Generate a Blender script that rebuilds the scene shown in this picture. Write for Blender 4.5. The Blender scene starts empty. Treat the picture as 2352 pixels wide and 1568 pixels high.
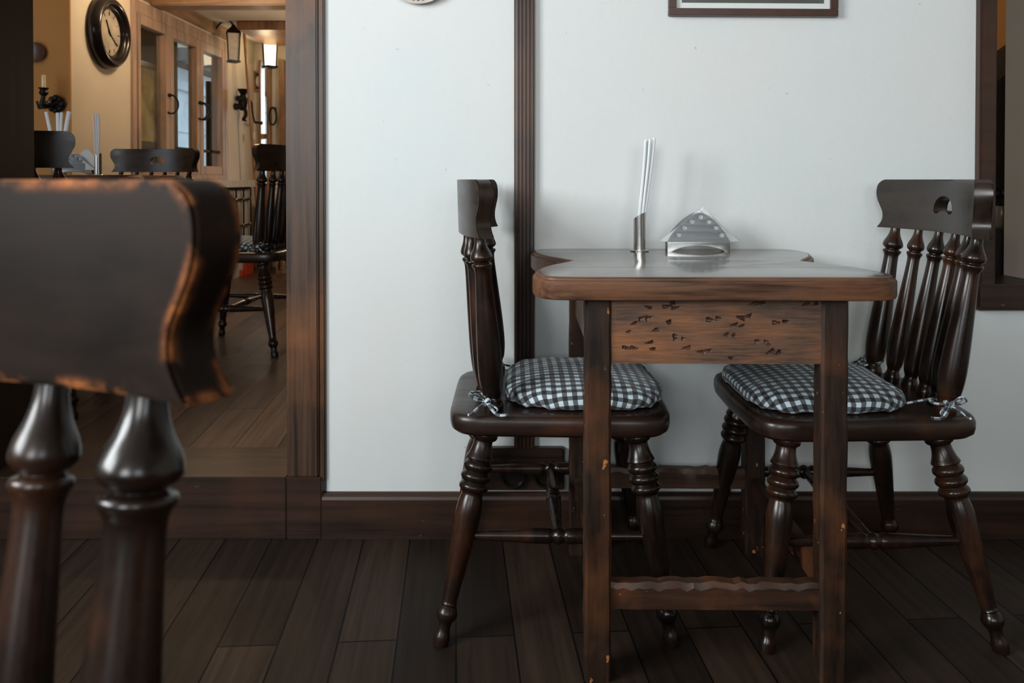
import bpy, bmesh, math, random
from mathutils import Vector, Matrix
random.seed(7)
PI = math.pi
SC = bpy.context.scene
COL = SC.collection
F = 1850.0; EYE = 0.94; HZ = 412.0
def P(px, py, D):            # a point of the place, measured off the photograph at distance D
    return Vector(((px-1176.0)/F*D, D, EYE-(py-HZ)/F*D))

# ------------------------------------------------------------------ materials
def newmat(name):
    m = bpy.data.materials.new(name); m.use_nodes = True
    nt = m.node_tree; b = nt.nodes['Principled BSDF']
    return m, nt, b
def N(nt, t, **kw):
    n = nt.nodes.new(t)
    for k, v in kw.items():
        if k in n.inputs: n.inputs[k].default_value = v
        else: setattr(n, k, v)
    return n
def L(nt, a, b): nt.links.new(a, b)
def ramp(nt, src, stops, interp='LINEAR'):
    r = nt.nodes.new('ShaderNodeValToRGB'); r.color_ramp.interpolation = interp
    e = r.color_ramp.elements
    while len(e) < len(stops): e.new(0.5)
    for i, (p, c) in enumerate(stops):
        e[i].position = p
        e[i].color = (c[0], c[1], c[2], 1) if isinstance(c, (tuple, list)) else (c, c, c, 1)
    L(nt, src, r.inputs[0]); return r
def mixc(nt, fac, a, b, mode='MIX'):
    m = nt.nodes.new('ShaderNodeMix'); m.data_type = 'RGBA'; m.blend_type = mode
    for s, v in ((m.inputs[0], fac), (m.inputs[6], a), (m.inputs[7], b)):
        if hasattr(v, 'is_linked'): L(nt, v, s)
        elif isinstance(v, (tuple, list)): s.default_value = (v[0], v[1], v[2], 1)
        else: s.default_value = v
    return m.outputs[2]
def coords(nt, scale=(1,1,1), rot=(0,0,0), loc=(0,0,0)):
    tc = nt.nodes.new('ShaderNodeTexCoord'); mp = nt.nodes.new('ShaderNodeMapping')
    mp.inputs['Scale'].default_value = scale; mp.inputs['Rotation'].default_value = rot; mp.inputs['Location'].default_value = loc
    L(nt, tc.outputs['Object'], mp.inputs[0]); return mp.outputs[0]
def bump(nt, b, h, s, d=0.01):
    n = N(nt, 'ShaderNodeBump', Strength=s, Distance=d); L(nt, h, n.inputs['Height']); L(nt, n.outputs[0], b.inputs['Normal']); return n

def wood(name, dark, mid, warm, grain=(1,1,14), rough=(.25,.45), warm_at=(.5,.72), gscale=9, pscale=4.5, coat=0.0, bs=.15, chips=None, chipcol=(.35,.14,.05), spec=.5, edge=None):
    m, nt, b = newmat(name)
    g = tuple(1.0/v*3 if v > 1 else 3.0 for v in grain)
    c1 = coords(nt, g)
    n1 = N(nt, 'ShaderNodeTexNoise', Scale=gscale, Detail=8, Roughness=.65); L(nt, c1, n1.inputs[0])
    c2 = coords(nt, (1,1,1))
    n2 = N(nt, 'ShaderNodeTexNoise', Scale=pscale, Detail=5, Roughness=.55); L(nt, c2, n2.inputs[0])
    base = ramp(nt, n1.outputs[0], [(.36, dark), (.60, mid)])
    wm = ramp(nt, n2.outputs[0], [(warm_at[0], 0.0), (warm_at[1], 1.0)])
    warmc = mixc(nt, n1.outputs[0], mid, warm)
    col = mixc(nt, wm.outputs[0], base.outputs[0], warmc)
    if chips:
        cc = coords(nt, chips[1])
        n3 = N(nt, 'ShaderNodeTexNoise', Scale=chips[0], Detail=3, Roughness=.6); L(nt, cc, n3.inputs[0])
        cr = ramp(nt, n3.outputs[0], [(chips[2], 0.0), (chips[2]+.02, 1.0)])
        col = mixc(nt, cr.outputs[0], col, chipcol)
    if edge:     # varnish rubbed off along the rounded edges
        bv = N(nt, 'ShaderNodeBevel', Radius=edge); bv.samples = 6
        ge = nt.nodes.new('ShaderNodeNewGeometry'); dt = N(nt, 'ShaderNodeVectorMath', operation='DOT_PRODUCT'); L(nt, bv.outputs[0], dt.inputs[0]); L(nt, ge.outputs['Normal'], dt.inputs[1])
        er = ramp(nt, dt.outputs['Value'], [(.86, 1.0), (.985, 0.0)])
        n4 = N(nt, 'ShaderNodeTexNoise', Scale=26, Detail=4, Roughness=.6); L(nt, c2, n4.inputs[0]); er2 = ramp(nt, n4.outputs[0], [(.46, 0.0), (.62, 1.0)])
        mm = N(nt, 'ShaderNodeMath', operation='MULTIPLY'); L(nt, er.outputs[0], mm.inputs[0]); L(nt, er2.outputs[0], mm.inputs[1])
        col = mixc(nt, mm.outputs[0], col, (.36,.12,.035))
    L(nt, col, b.inputs['Base Color'])
    rr = ramp(nt, n1.outputs[0], [(.3, rough[0]), (.7, rough[1])]); L(nt, rr.outputs[0], b.inputs['Roughness'])
    b.inputs['Coat Weight'].default_value = coat; b.inputs['Coat Roughness'].default_value = .12
    b.inputs['Specular IOR Level'].default_value = spec
    bump(nt, b, n1.outputs[0], bs, .002)
    return m

M = {}
M['chair'] = wood('dark_varnished_wood', (.0065,.0038,.0027), (.0155,.0075,.0048), (.105,.032,.010), grain=(1,1,10), rough=(.2,.33), warm_at=(.50,.80), pscale=8, spec=.42, bs=.08)
M['chair_worn'] = wood('worn_varnished_wood', (.015,.010,.0075), (.030,.019,.013), (.060,.022,.010), grain=(10,1,1), rough=(.24,.36), warm_at=(.58,.85), pscale=9, spec=.6, bs=.05)
M['crest_rubbed'] = wood('rubbed_varnished_wood', (.0075,.0047,.0034), (.0145,.0082,.0055), (.075,.025,.009), grain=(10,1,1), rough=(.42,.58), warm_at=(.60,.85), pscale=16, spec=.08, bs=.05, edge=.012)
M['seat'] = wood('dark_seat_wood', (.010,.0055,.0040), (.026,.0125,.008), (.10,.033,.012), grain=(1,12,1), rough=(.24,.4), warm_at=(.55,.8), pscale=6, bs=.1, chips=(34,(1,1,1),.735), chipcol=(.22,.09,.035))
M['table_edge'] = wood('oiled_table_edge', (.040,.018,.010), (.135,.066,.038), (.25,.090,.030), grain=(16,1,1), rough=(.35,.55), warm_at=(.44,.66), gscale=26, pscale=3.5, bs=.4, spec=.35, chips=(30,(1,1,1.4),.74), chipcol=(.5,.27,.12))
M['table_leg'] = wood('hewn_table_leg', (.0105,.0058,.0036), (.030,.0145,.0078), (.125,.042,.013), grain=(1,1,10), rough=(.40,.6), warm_at=(.50,.72), gscale=18, pscale=7, bs=.4, chips=(46,(1,1,.7),.685), chipcol=(.40,.15,.045), spec=.3)
M['post'] = wood('varnished_post', (.026,.015,.010), (.078,.042,.026), (.30,.108,.032), grain=(1,1,30), rough=(.3,.42), warm_at=(.44,.62), gscale=22, pscale=2.2, bs=.2, spec=.4)
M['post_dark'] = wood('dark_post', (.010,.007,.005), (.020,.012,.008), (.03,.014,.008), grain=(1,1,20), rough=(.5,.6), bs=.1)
M['trim'] = wood('grooved_trim_wood', (.024,.014,.010), (.060,.032,.021), (.15,.056,.020), grain=(1,1,24), rough=(.3,.42), warm_at=(.5,.7), gscale=16, pscale=3, bs=.15)
M['base'] = wood('baseboard_wood', (.013,.007,.005), (.033,.0150,.009), (.065,.025,.011), grain=(24,1,1), rough=(.32,.45), gscale=14, pscale=3, bs=.2, chips=(60,(.4,1,2),.735), chipcol=(.25,.13,.07))
M['warmwood'] = wood('honey_pine', (.13,.065,.03), (.30,.16,.08), (.42,.2,.08), grain=(1,1,12), rough=(.35,.5), bs=.15)
M['warmwood_y'] = wood('honey_beam', (.16,.09,.045), (.34,.20,.11), (.42,.22,.10), grain=(12,12,1), rough=(.4,.55), bs=.15)
M['paintwood'] = wood('rosy_window_wood', (.22,.15,.11), (.40,.29,.23), (.45,.22,.11), grain=(1,1,12), rough=(.4,.5), warm_at=(.45,.7), bs=.1)

def floor_mat(name, dark, mid, wid=.12, rough=(.32,.5)):
    m, nt, b = newmat(name)
    tc = nt.nodes.new('ShaderNodeTexCoord')
    mp = N(nt, 'ShaderNodeMapping'); mp.inputs['Rotation'].default_value = (0, 0, math.radians(90-4)); L(nt, tc.outputs['Object'], mp.inputs[0])
    br = nt.nodes.new('ShaderNodeTexBrick'); br.offset = .43; br.offset_frequency = 2
    br.inputs['Scale'].default_value = 1; br.inputs['Mortar Size'].default_value = .0022; br.inputs['Mortar Smooth'].default_value = .2
    br.inputs['Bias'].default_value = 0; br.inputs['Brick Width'].default_value = 1.15; br.inputs['Row Height'].default_value = wid
    br.inputs['Color1'].default_value = (.35,.35,.35,1); br.inputs['Color2'].default_value = (1,1,1,1); br.inputs['Mortar'].default_value = (.06,.06,.06,1)
    L(nt, mp.outputs[0], br.inputs[0])
    mp2 = N(nt, 'ShaderNodeMapping'); mp2.inputs['Scale'].default_value = (.7, 14, 1); L(nt, mp.outputs[0], mp2.inputs[0])
    n1 = N(nt, 'ShaderNodeTexNoise', Scale=4, Detail=8, Roughness=.65); L(nt, mp2.outputs[0], n1.inputs[0])
    n2 = N(nt, 'ShaderNodeTexNoise', Scale=1.6, Detail=4); L(nt, mp.outputs[0], n2.inputs[0])
    base = ramp(nt, n1.outputs[0], [(.3, dark), (.7, mid)])
    c = mixc(nt, 1.0, base.outputs[0], br.outputs[0], 'MULTIPLY')
    L(nt, c, b.inputs['Base Color'])
    rr = ramp(nt, n2.outputs[0], [(.35, rough[0]), (.65, rough[1])]); L(nt, rr.outputs[0], b.inputs['Roughness']); b.inputs['Specular IOR Level'].default_value = .2
    bb = mixc(nt, .25, br.outputs[0], n1.outputs[0]); bump(nt, b, bb, .35, .003)
    return m
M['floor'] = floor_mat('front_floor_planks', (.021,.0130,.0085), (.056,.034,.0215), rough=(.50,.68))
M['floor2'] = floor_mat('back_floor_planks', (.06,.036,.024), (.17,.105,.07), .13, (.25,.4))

def plaster(name, col, col2, bs=.35, stain=True):
    m, nt, b = newmat(name)
    c = coords(nt)
    n1 = N(nt, 'ShaderNodeTexNoise', Scale=1.9, Detail=5, Roughness=.5); L(nt, c, n1.inputs[0])
    n2 = N(nt, 'ShaderNodeTexNoise', Scale=45, Detail=6, Roughness=.6); L(nt, c, n2.inputs[0])
    n3 = N(nt, 'ShaderNodeTexNoise', Scale=6, Detail=3, Roughness=.5); L(nt, c, n3.inputs[0])
    r = ramp(nt, n1.outputs[0], [(.40, col), (.68, col2)])
    out = r.outputs[0]
    if stain:
        v = N(nt, 'ShaderNodeTexNoise', Scale=70, Detail=2); L(nt, c, v.inputs[0])
        vr = ramp(nt, v.outputs[0], [(.775, 0.0), (.80, 1.0)])
        out = mixc(nt, vr.outputs[0], out, (.55,.54,.51))
    L(nt, out, b.inputs['Base Color'])
    b.inputs['Roughness'].default_value = .75; b.inputs['Specular IOR Level'].default_value = .25
    bb = mixc(nt, .6, n2.outputs[0], n3.outputs[0]); bump(nt, b, bb, bs, .006)
    return m
M['plaster'] = plaster('cool_white_plaster', (.70,.745,.745), (.735,.745,.735))
M['plaster_grey'] = plaster('grey_plaster', (.52,.49,.44), (.47,.44,.39), stain=False)
M['plaster_warm'] = plaster('cream_plaster', (.60,.53,.42), (.55,.47,.36), stain=False)
M['plaster_amber'] = plaster('amber_plaster', (.42,.21,.065), (.37,.18,.052), stain=False)
M['ceil'] = plaster('ceiling_plaster', (.62,.55,.45), (.58,.51,.41), stain=False)
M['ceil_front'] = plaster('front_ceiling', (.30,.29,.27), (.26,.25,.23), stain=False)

def flat(name, col, rough=.5, metal=0.0, **kw):
    m, nt, b = newmat(name)
    c = coords(nt); n = N(nt, 'ShaderNodeTexNoise', Scale=kw.get('ns', 30), Detail=3); L(nt, c, n.inputs[0])
    k = kw.get('var', .12)
    r = ramp(nt, n.outputs[0], [(.3, tuple(v*(1-k) for v in col)), (.7, tuple(min(1, v*(1+k)) for v in col))])
    L(nt, r.outputs[0], b.inputs['Base Color']); b.inputs['Roughness'].default_value = rough; b.inputs['Metallic'].default_value = metal
    if kw.get('emit'):
        b.inputs['Emission Color'].default_value = (*kw['emit'], 1); b.inputs['Emission Strength'].default_value = kw.get('es', 1)
    if kw.get('sheen'): b.inputs['Sheen Weight'].default_value = kw['sheen']
    if kw.get('trans'): b.inputs['Subsurface Weight'].default_value = 0
    return m
M['iron'] = flat('black_iron', (.012,.011,.010), .45, .6)
M['steel'] = flat('brushed_steel', (.52,.52,.50), .22, 1.0, var=.05)
M['steel_plate'] = flat('satin_steel_sheet', (.22,.245,.25), .5, .6, var=.05, ns=12)
M['paper'] = flat('white_paper', (.70,.74,.745), .8, var=.02)
M['paper_blue'] = flat('straw_paper', (.76,.81,.82), .6, var=.03)
M['frame_brown'] = flat('brown_picture_frame', (.060,.028,.020), .35)
M['mat_board'] = flat('white_mat_board', (.72,.75,.73), .8, var=.02)
M['candle'] = flat('candle_wax', (.75,.62,.36), .4)
M['dark'] = flat('dark_interior', (.012,.010,.009), .7)
M['brownplastic'] = flat('brown_bakelite', (.012,.008,.007), .25)
M['clock_face'] = flat('cream_clock_face', (.30,.26,.20), .3, ns=14, var=.3)
M['black'] = flat('black_lacquer', (.008,.006,.006), .18)
M['jar'] = flat('grey_ceramic_jar', (.23,.19,.15), .22)
M['shiny_black'] = flat('black_foil', (.02,.022,.025), .15, .4)
M['tagpaper'] = flat('paper_tag', (.6,.68,.68), .8)
M['yellow'] = flat('yellow_dial', (.62,.45,.03), .4)
M['red'] = flat('red_plastic', (.5,.06,.03), .4)
M['whitepaint'] = flat('grey_white_paint', (.50,.48,.46), .5)
M['lamp'] = flat('lit_lantern_glass', (.9,.8,.6), .5, emit=(1,.80,.48), es=2.6)
M['lamp_off'] = flat('unlit_lantern_glass', (.60,.52,.42), .4)
M['ceramic'] = flat('pale_china', (.60,.55,.50), .2)
M['label'] = flat('grey_bag', (.45,.42,.38), .6)
M['facade'] = flat('outside_facade', (.30,.37,.41), .8, ns=1.2, var=.25)

def glass_mat():
    m, nt, b = newmat('thin_window_glass'); nt.nodes.remove(b)
    out = [n for n in nt.nodes if n.type == 'OUTPUT_MATERIAL'][0]
    t = N(nt, 'ShaderNodeBsdfTransparent'); t.inputs[0].default_value = (.92,.95,.95,1)
    g = N(nt, 'ShaderNodeBsdfGlossy', Roughness=.02)
    lw = N(nt, 'ShaderNodeLayerWeight', Blend=.5); f = N(nt, 'ShaderNodeMath', operation='POWER'); L(nt, lw.outputs['Facing'], f.inputs[0]); f.inputs[1].default_value = 4.5; mx = N(nt, 'ShaderNodeMixShader')
    L(nt, f.outputs[0], mx.inputs[0]); L(nt, t.outputs[0], mx.inputs[1]); L(nt, g.outputs[0], mx.inputs[2]); L(nt, mx.outputs[0], out.inputs[0])
    return m
M['glass'] = glass_mat()

def tabletop_mat():
    m, nt, b = newmat('polished_tabletop')
    tc = nt.nodes.new('ShaderNodeTexCoord'); sp = nt.nodes.new('ShaderNodeSeparateXYZ'); L(nt, tc.outputs['Object'], sp.inputs[0])
    mp = N(nt, 'ShaderNodeMapping'); mp.inputs['Scale'].default_value = (.8, 14, 14); L(nt, tc.outputs['Object'], mp.inputs[0])
    n1 = N(nt, 'ShaderNodeTexNoise', Scale=5, Detail=8, Roughness=.6); L(nt, mp.outputs[0], n1.inputs[0])
    c = ramp(nt, n1.outputs[0], [(.3, (.045,.024,.016)), (.7, (.11,.062,.042))])
    # joints between the boards
    seam = None
    for y in (-.142, -.012, .168):
        s = N(nt, 'ShaderNodeMath', operation='SUBTRACT'); L(nt, sp.outputs[1], s.inputs[0]); s.inputs[1].default_value = y
        a = N(nt, 'ShaderNodeMath', operation='ABSOLUTE'); L(nt, s.outputs[0], a.inputs[0])
        l = N(nt, 'ShaderNodeMath', operation='LESS_THAN'); L(nt, a.outputs[0], l.inputs[0]); l.inputs[1].default_value = .0018
        if seam is None: seam = l.outputs[0]
        else:
            x = N(nt, 'ShaderNodeMath', operation='MAXIMUM'); L(nt, seam, x.inputs[0]); L(nt, l.outputs[0], x.inputs[1]); seam = x.outputs[0]
    col = mixc(nt, seam, c.outputs[0], (.006,.004,.003)); L(nt, col, b.inputs['Base Color'])
    rr = mixc(nt, seam, (.20,.20,.20), (.9,.9,.9)); L(nt, rr, b.inputs['Roughness'])
    si = N(nt, 'ShaderNodeMath', operation='MULTIPLY_ADD'); L(nt, seam, si.inputs[0]); si.inputs[1].default_value = -1; L(nt, n1.outputs[0], si.inputs[2])
    bump(nt, b, n1.outputs[0], .04, .002)
    b.inputs['Specular IOR Level'].default_value = .5; b.inputs['Coat Weight'].default_value = .5; b.inputs['Coat Roughness'].default_value = .1
    return m
M['tabletop'] = tabletop_mat()

def apron_mat():
    m, nt, b = newmat('gouged_apron_wood')
    c1 = coords(nt, (1.1, 14, 14)); n1 = N(nt, 'ShaderNodeTexNoise', Scale=12, Detail=9, Roughness=.68); L(nt, c1, n1.inputs[0])
    c2 = coords(nt, (1.2, 1, 3)); n2 = N(nt, 'ShaderNodeTexNoise', Scale=5, Detail=5); L(nt, c2, n2.inputs[0])
    base = ramp(nt, n1.outputs[0], [(.36, (.042,.024,.015)), (.60, (.125,.062,.036))])
    hot = ramp(nt, n2.outputs[0], [(.50, 0.0), (.72, 1.0)])
    w = mixc(nt, n1.outputs[0], (.10,.038,.016), (.36,.14,.048))
    c = mixc(nt, hot.outputs[0], base.outputs[0], w)
    L(nt, c, b.inputs['Base Color']); b.inputs['Roughness'].default_value = .42
    bump(nt, b, n1.outputs[0], .35, .003)
    return m
M['apron'] = apron_mat()

M['apron_cut'] = wood('dark_cut_wood', (.012,.006,.004), (.045,.018,.009), (.16,.055,.02), grain=(4,1,1), rough=(.3,.5), pscale=20, bs=.3)  # darker wood for the faces of the gouges
def gingham(name, bow=False):
    m, nt, b = newmat(name)
    uv = nt.nodes.new('ShaderNodeUVMap'); uv.uv_map = 'UVMap'
    sp = nt.nodes.new('ShaderNodeSeparateXYZ'); L(nt, uv.outputs[0], sp.inputs[0])
    ch = []
    per = .0215
    for i in (0, 1):
        a = N(nt, 'ShaderNodeMath', operation='MULTIPLY'); L(nt, sp.outputs[i], a.inputs[0]); a.inputs[1].default_value = 1/per
        f = N(nt, 'ShaderNodeMath', operation='FRACT'); L(nt, a.outputs[0], f.inputs[0])
        g = N(nt, 'ShaderNodeMath', operation='GREATER_THAN'); L(nt, f.outputs[0], g.inputs[0]); g.inputs[1].default_value = .5
        ch.append(g.outputs[0])
    s = N(nt, 'ShaderNodeMath', operation='ADD'); L(nt, ch[0], s.inputs[0]); L(nt, ch[1], s.inputs[1])
    h = N(nt, 'ShaderNodeMath', operation='MULTIPLY'); L(nt, s.outputs[0], h.inputs[0]); h.inputs[1].default_value = .5
    wv = N(nt, 'ShaderNodeTexNoise', Scale=900, Detail=2); L(nt, uv.outputs[0], wv.inputs[0])
    r = ramp(nt, h.outputs[0], [(0, (.66,.80,.86)), (.4, (.115,.13,.15)), (.8, (.018,.014,.014))], 'CONSTANT')
    c = mixc(nt, .25, r.outputs[0], wv.outputs[0], 'MULTIPLY'); L(nt, c, b.inputs['Base Color'])
    b.inputs['Roughness'].default_value = .85; b.inputs['Sheen Weight'].default_value = .15
    n = N(nt, 'ShaderNodeTexNoise', Scale=18, Detail=4); L(nt, uv.outputs[0], n.inputs[0]); bump(nt, b, n.outputs[0], .5, .01)
    return m
M['gingham'] = gingham('blue_white_black_gingham')

def picture_mat(name, cols, scale=3):
    m, nt, b = newmat(name); c = coords(nt); n = N(nt, 'ShaderNodeTexNoise', Scale=scale, Detail=5); L(nt, c, n.inputs[0])
    r = ramp(nt, n.outputs[0], [(.3+.4*i/(len(cols)-1), k) for i, k in enumerate(cols)]); L(nt, r.outputs[0], b.inputs['Base Color']); b.inputs['Roughness'].default_value = .25
    return m
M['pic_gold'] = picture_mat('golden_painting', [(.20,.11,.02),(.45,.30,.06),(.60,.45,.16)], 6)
M['pic_grey'] = picture_mat('grey_landscape_print', [(.06,.06,.055),(.10,.10,.09),(.15,.18,.22)], 4)
def brick_mat():
    m, nt, b = newmat('worn_brick'); br = nt.nodes.new('ShaderNodeTexBrick'); c = coords(nt, (1,1,1), (PI/2,0,0)); L(nt, c, br.inputs[0])
    br.inputs['Scale'].default_value = 5; br.inputs['Color1'].default_value = (.26,.10,.05,1); br.inputs['Color2'].default_value = (.36,.19,.10,1); br.inputs['Mortar'].default_value = (.42,.36,.30,1)
    L(nt, br.outputs[0], b.inputs['Base Color']); b.inputs['Roughness'].default_value = .85; return m
M['brick'] = brick_mat()
def seatend():
    pass

# ------------------------------------------------------------------ mesh helpers
def catmull(pts, n=4, closed=False):
    out = []; k = len(pts)
    rng = range(k if closed else k-1)
    for i in rng:
        if closed: p0, p1, p2, p3 = pts[(i-1)%k], pts[i], pts[(i+1)%k], pts[(i+2)%k]
        else: p0, p1, p2, p3 = pts[max(i-1,0)], pts[i], pts[i+1], pts[min(i+2,k-1)]
        for j in range(n):
            t = j/n
            out.append(tuple(.5*((2*b)+(-a+c)*t+(2*a-5*b+4*c-d)*t*t+(-a+3*b-3*c+d)*t**3) for a,b,c,d in zip(p0,p1,p2,p3)))
    if not closed: out.append(tuple(pts[-1]))
    return out
def box(bm, x0, x1, y0, y1, z0, z1, bev=0.0, mat=None):
    vs = [bm.verts.new((x,y,z)) for x in (x0,x1) for y in (y0,y1) for z in (z0,z1)]
    fs = [bm.faces.new([vs[i] for i in f]) for f in ((0,1,3,2),(4,6,7,5),(0,4,5,1),(2,3,7,6),(0,2,6,4),(1,5,7,3))]
    if bev:
        es = list({e for f in fs for e in f.edges})
        bmesh.ops.bevel(bm, geom=es, offset=bev, segments=2, affect='EDGES')
    if mat is not None:
        bmesh.ops.transform(bm, matrix=mat, verts=vs) if not bev else None
def obox(bm, c, size, axes=None, bev=0.0):
    b2 = bmesh.new(); s = Vector(size)/2; box(b2, -s.x, s.x, -s.y, s.y, -s.z, s.z, bev)
    mt = Matrix.Translation(c) @ (axes.to_4x4() if axes else Matrix.Identity(4))
    bmesh.ops.transform(b2, matrix=mt, verts=b2.verts); merge(bm, b2)
def merge(bm, b2):
    me = bpy.data.meshes.new('t'); b2.to_mesh(me); b2.free(); bm.from_mesh(me); bpy.data.meshes.remove(me)
def frame_of(d):
    d = d.normalized(); up = Vector((0,0,1)) if abs(d.z) < .95 else Vector((0,1,0))
    x = d.cross(up).normalized(); y = x.cross(d).normalized(); return x, y
def lathe(bm, p0, p1, prof, n=32, smooth=4, caps=True):
    p0, p1 = Vector(p0), Vector(p1); d = p1-p0; x, y = frame_of(d)
    pr = catmull(prof, smooth) if smooth > 1 else prof
    rings = []
    for t, r in pr:
        r = max(r, .0004); c = p0+d*t
        rings.append([bm.verts.new(c+(x*math.cos(2*PI*i/n)+y*math.sin(2*PI*i/n))*r) for i in range(n)])
    for a, b in zip(rings, rings[1:]):
        for i in range(n): bm.faces.new((a[i], a[(i+1)%n], b[(i+1)%n], b[i]))
    if caps: bm.faces.new(rings[0][::-1]); bm.faces.new(rings[-1])
def tube(bm, pts, r, n=10, closed=False, flat=1.0, uv=False):
    pts = [Vector(p) for p in pts]; k = len(pts); rings = []; lastx = None; acc = 0; L_ = []
    lay = bm.loops.layers.uv.get('UVMap') or (bm.loops.layers.uv.new('UVMap') if uv else None)
    for i, p in enumerate(pts):
        a = pts[(i-1)%k] if closed or i > 0 else p; b = pts[(i+1)%k] if closed or i < k-1 else p
        d = (b-a).normalized()
        if lastx is None: x, y = frame_of(d)
        else:
            x = (lastx-d*lastx.dot(d)).normalized(); y = x.cross(d).normalized()
        lastx = x; rr = r(i/(k-1)) if callable(r) else r
        if i: acc += (p-pts[i-1]).length
        L_.append(acc)
        rings.append([bm.verts.new(p+x*math.cos(2*PI*j/n)*rr+y*math.sin(2*PI*j/n)*rr*flat) for j in range(n)])
    pairs = list(zip(range(k), range(1,k))) + ([(k-1,0)] if closed else [])
    for a, b in pairs:
        for j in range(n):
            f = bm.faces.new((rings[a][j], rings[a][(j+1)%n], rings[b][(j+1)%n], rings[b][j]))
            if lay:
                uvs = [(L_[a], j*.005),(L_[a], (j+1)*.005),(L_[b], (j+1)*.005),(L_[b], j*.005)]
                for lp, u in zip(f.loops, uvs): lp[lay].uv = u
    if not closed: bm.faces.new(rings[0][::-1]); bm.faces.new(rings[-1])
def prism(bm, outline, z0, z1, bev=0.0, bev_bot=None, seg=3):
    lo = [bm.verts.new((p[0],p[1],z0)) for p in outline]; hi = [bm.verts.new((p[0],p[1],z1)) for p in outline]
    n = len(lo)
    fb = bm.faces.new(lo[::-1]); ft = bm.faces.new(hi)
    for i in range(n): bm.faces.new((lo[i], lo[(i+1)%n], hi[(i+1)%n], hi[i]))
    if bev: bmesh.ops.bevel(bm, geom=list(ft.edges), offset=bev, segments=seg, affect='EDGES')
    if bev_bot:
        fb2 = [f for f in bm.faces if len(f.verts) == n and f.calc_center_median().z < (z0+z1)/2 and abs(f.normal.z) > .9] or [fb]
        bmesh.ops.bevel(bm, geom=list(fb2[0].edges), offset=bev_bot, segments=seg, affect='EDGES')

def obj(name, bm, mat, parent=None, smooth=True, angle=35):
    bm.normal_update()
    bmesh.ops.recalc_face_normals(bm, faces=bm.faces)
    me = bpy.data.meshes.new(name); bm.to_mesh(me); bm.free()
    if isinstance(mat, (list, tuple)):
        for m in mat: me.materials.append(m)
    else: me.materials.append(mat)
    if smooth:
        for p in me.polygons: p.use_smooth = True
        me.set_sharp_from_angle(angle=math.radians(angle))
    o = bpy.data.objects.new(name, me); COL.objects.link(o)
    if parent: o.parent = parent
    return o
def tag(o, label, cat, group=None):
    o['label'] = label; o['category'] = cat
    if group: o['group'] = group
    return o
def thing(name, label, cat, loc=(0,0,0), rotz=0, group=None, scale=1):
    o = bpy.data.objects.new(name, None); COL.objects.link(o); o.location = loc; o.rotation_euler = (0,0,rotz); o.scale = (scale,)*3
    o.empty_display_size = .1
    return tag(o, label, cat, group)
def struct(name, bm, mat, parent=None, **kw):
    o = obj(name, bm, mat, parent, **kw)
    if not parent: o['kind'] = 'structure'
    return o
def kids(o): return [c for c in bpy.data.objects if c.parent == o]
def dup(root, label, loc=None, rotz=None, scale=None, group=None):
    r = root.copy(); COL.objects.link(r)
    if loc is not None: r.location = loc
    if rotz is not None: r.rotation_euler = (0,0,rotz)
    if scale: r.scale = (scale,)*3
    r['label'] = label
    if group: r['group'] = group
    for ch in kids(root):
        c = ch.copy(); COL.objects.link(c); c.parent = r
        for g in kids(ch):
            d = g.copy(); COL.objects.link(d); d.parent = c
    return r
def flat_plate(name, outline, holes, th, mat, parent=None, bevel=.0, axis='XZ'):
    """sheet cut from an outline with holes; outline in x,z; thickness along y"""
    cu = bpy.data.curves.new('c', 'CURVE'); cu.dimensions = '2D'; cu.fill_mode = 'BOTH'; cu.extrude = th/2; cu.bevel_depth = bevel
    for pts in [outline]+holes:
        s = cu.splines.new('POLY'); s.points.add(len(pts)-1); s.use_cyclic_u = True
        for i, p in enumerate(pts): s.points[i].co = (p[0], p[1], 0, 1)
    t = bpy.data.objects.new('t', cu); COL.objects.link(t)
    dg = bpy.context.evaluated_depsgraph_get(); me = bpy.data.meshes.new_from_object(t.evaluated_get(dg))
    bpy.data.objects.remove(t); bpy.data.curves.remove(cu)
    bm = bmesh.new(); bm.from_mesh(me); bpy.data.meshes.remove(me)
    bmesh.ops.remove_doubles(bm, verts=bm.verts, dist=1e-5)
    for f in bm.faces: f.material_index = 0
    bmesh.ops.transform(bm, matrix=Matrix.Rotation(PI/2, 4, 'X'), verts=bm.verts)
    return obj(name, bm, mat, parent, angle=30)

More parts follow.
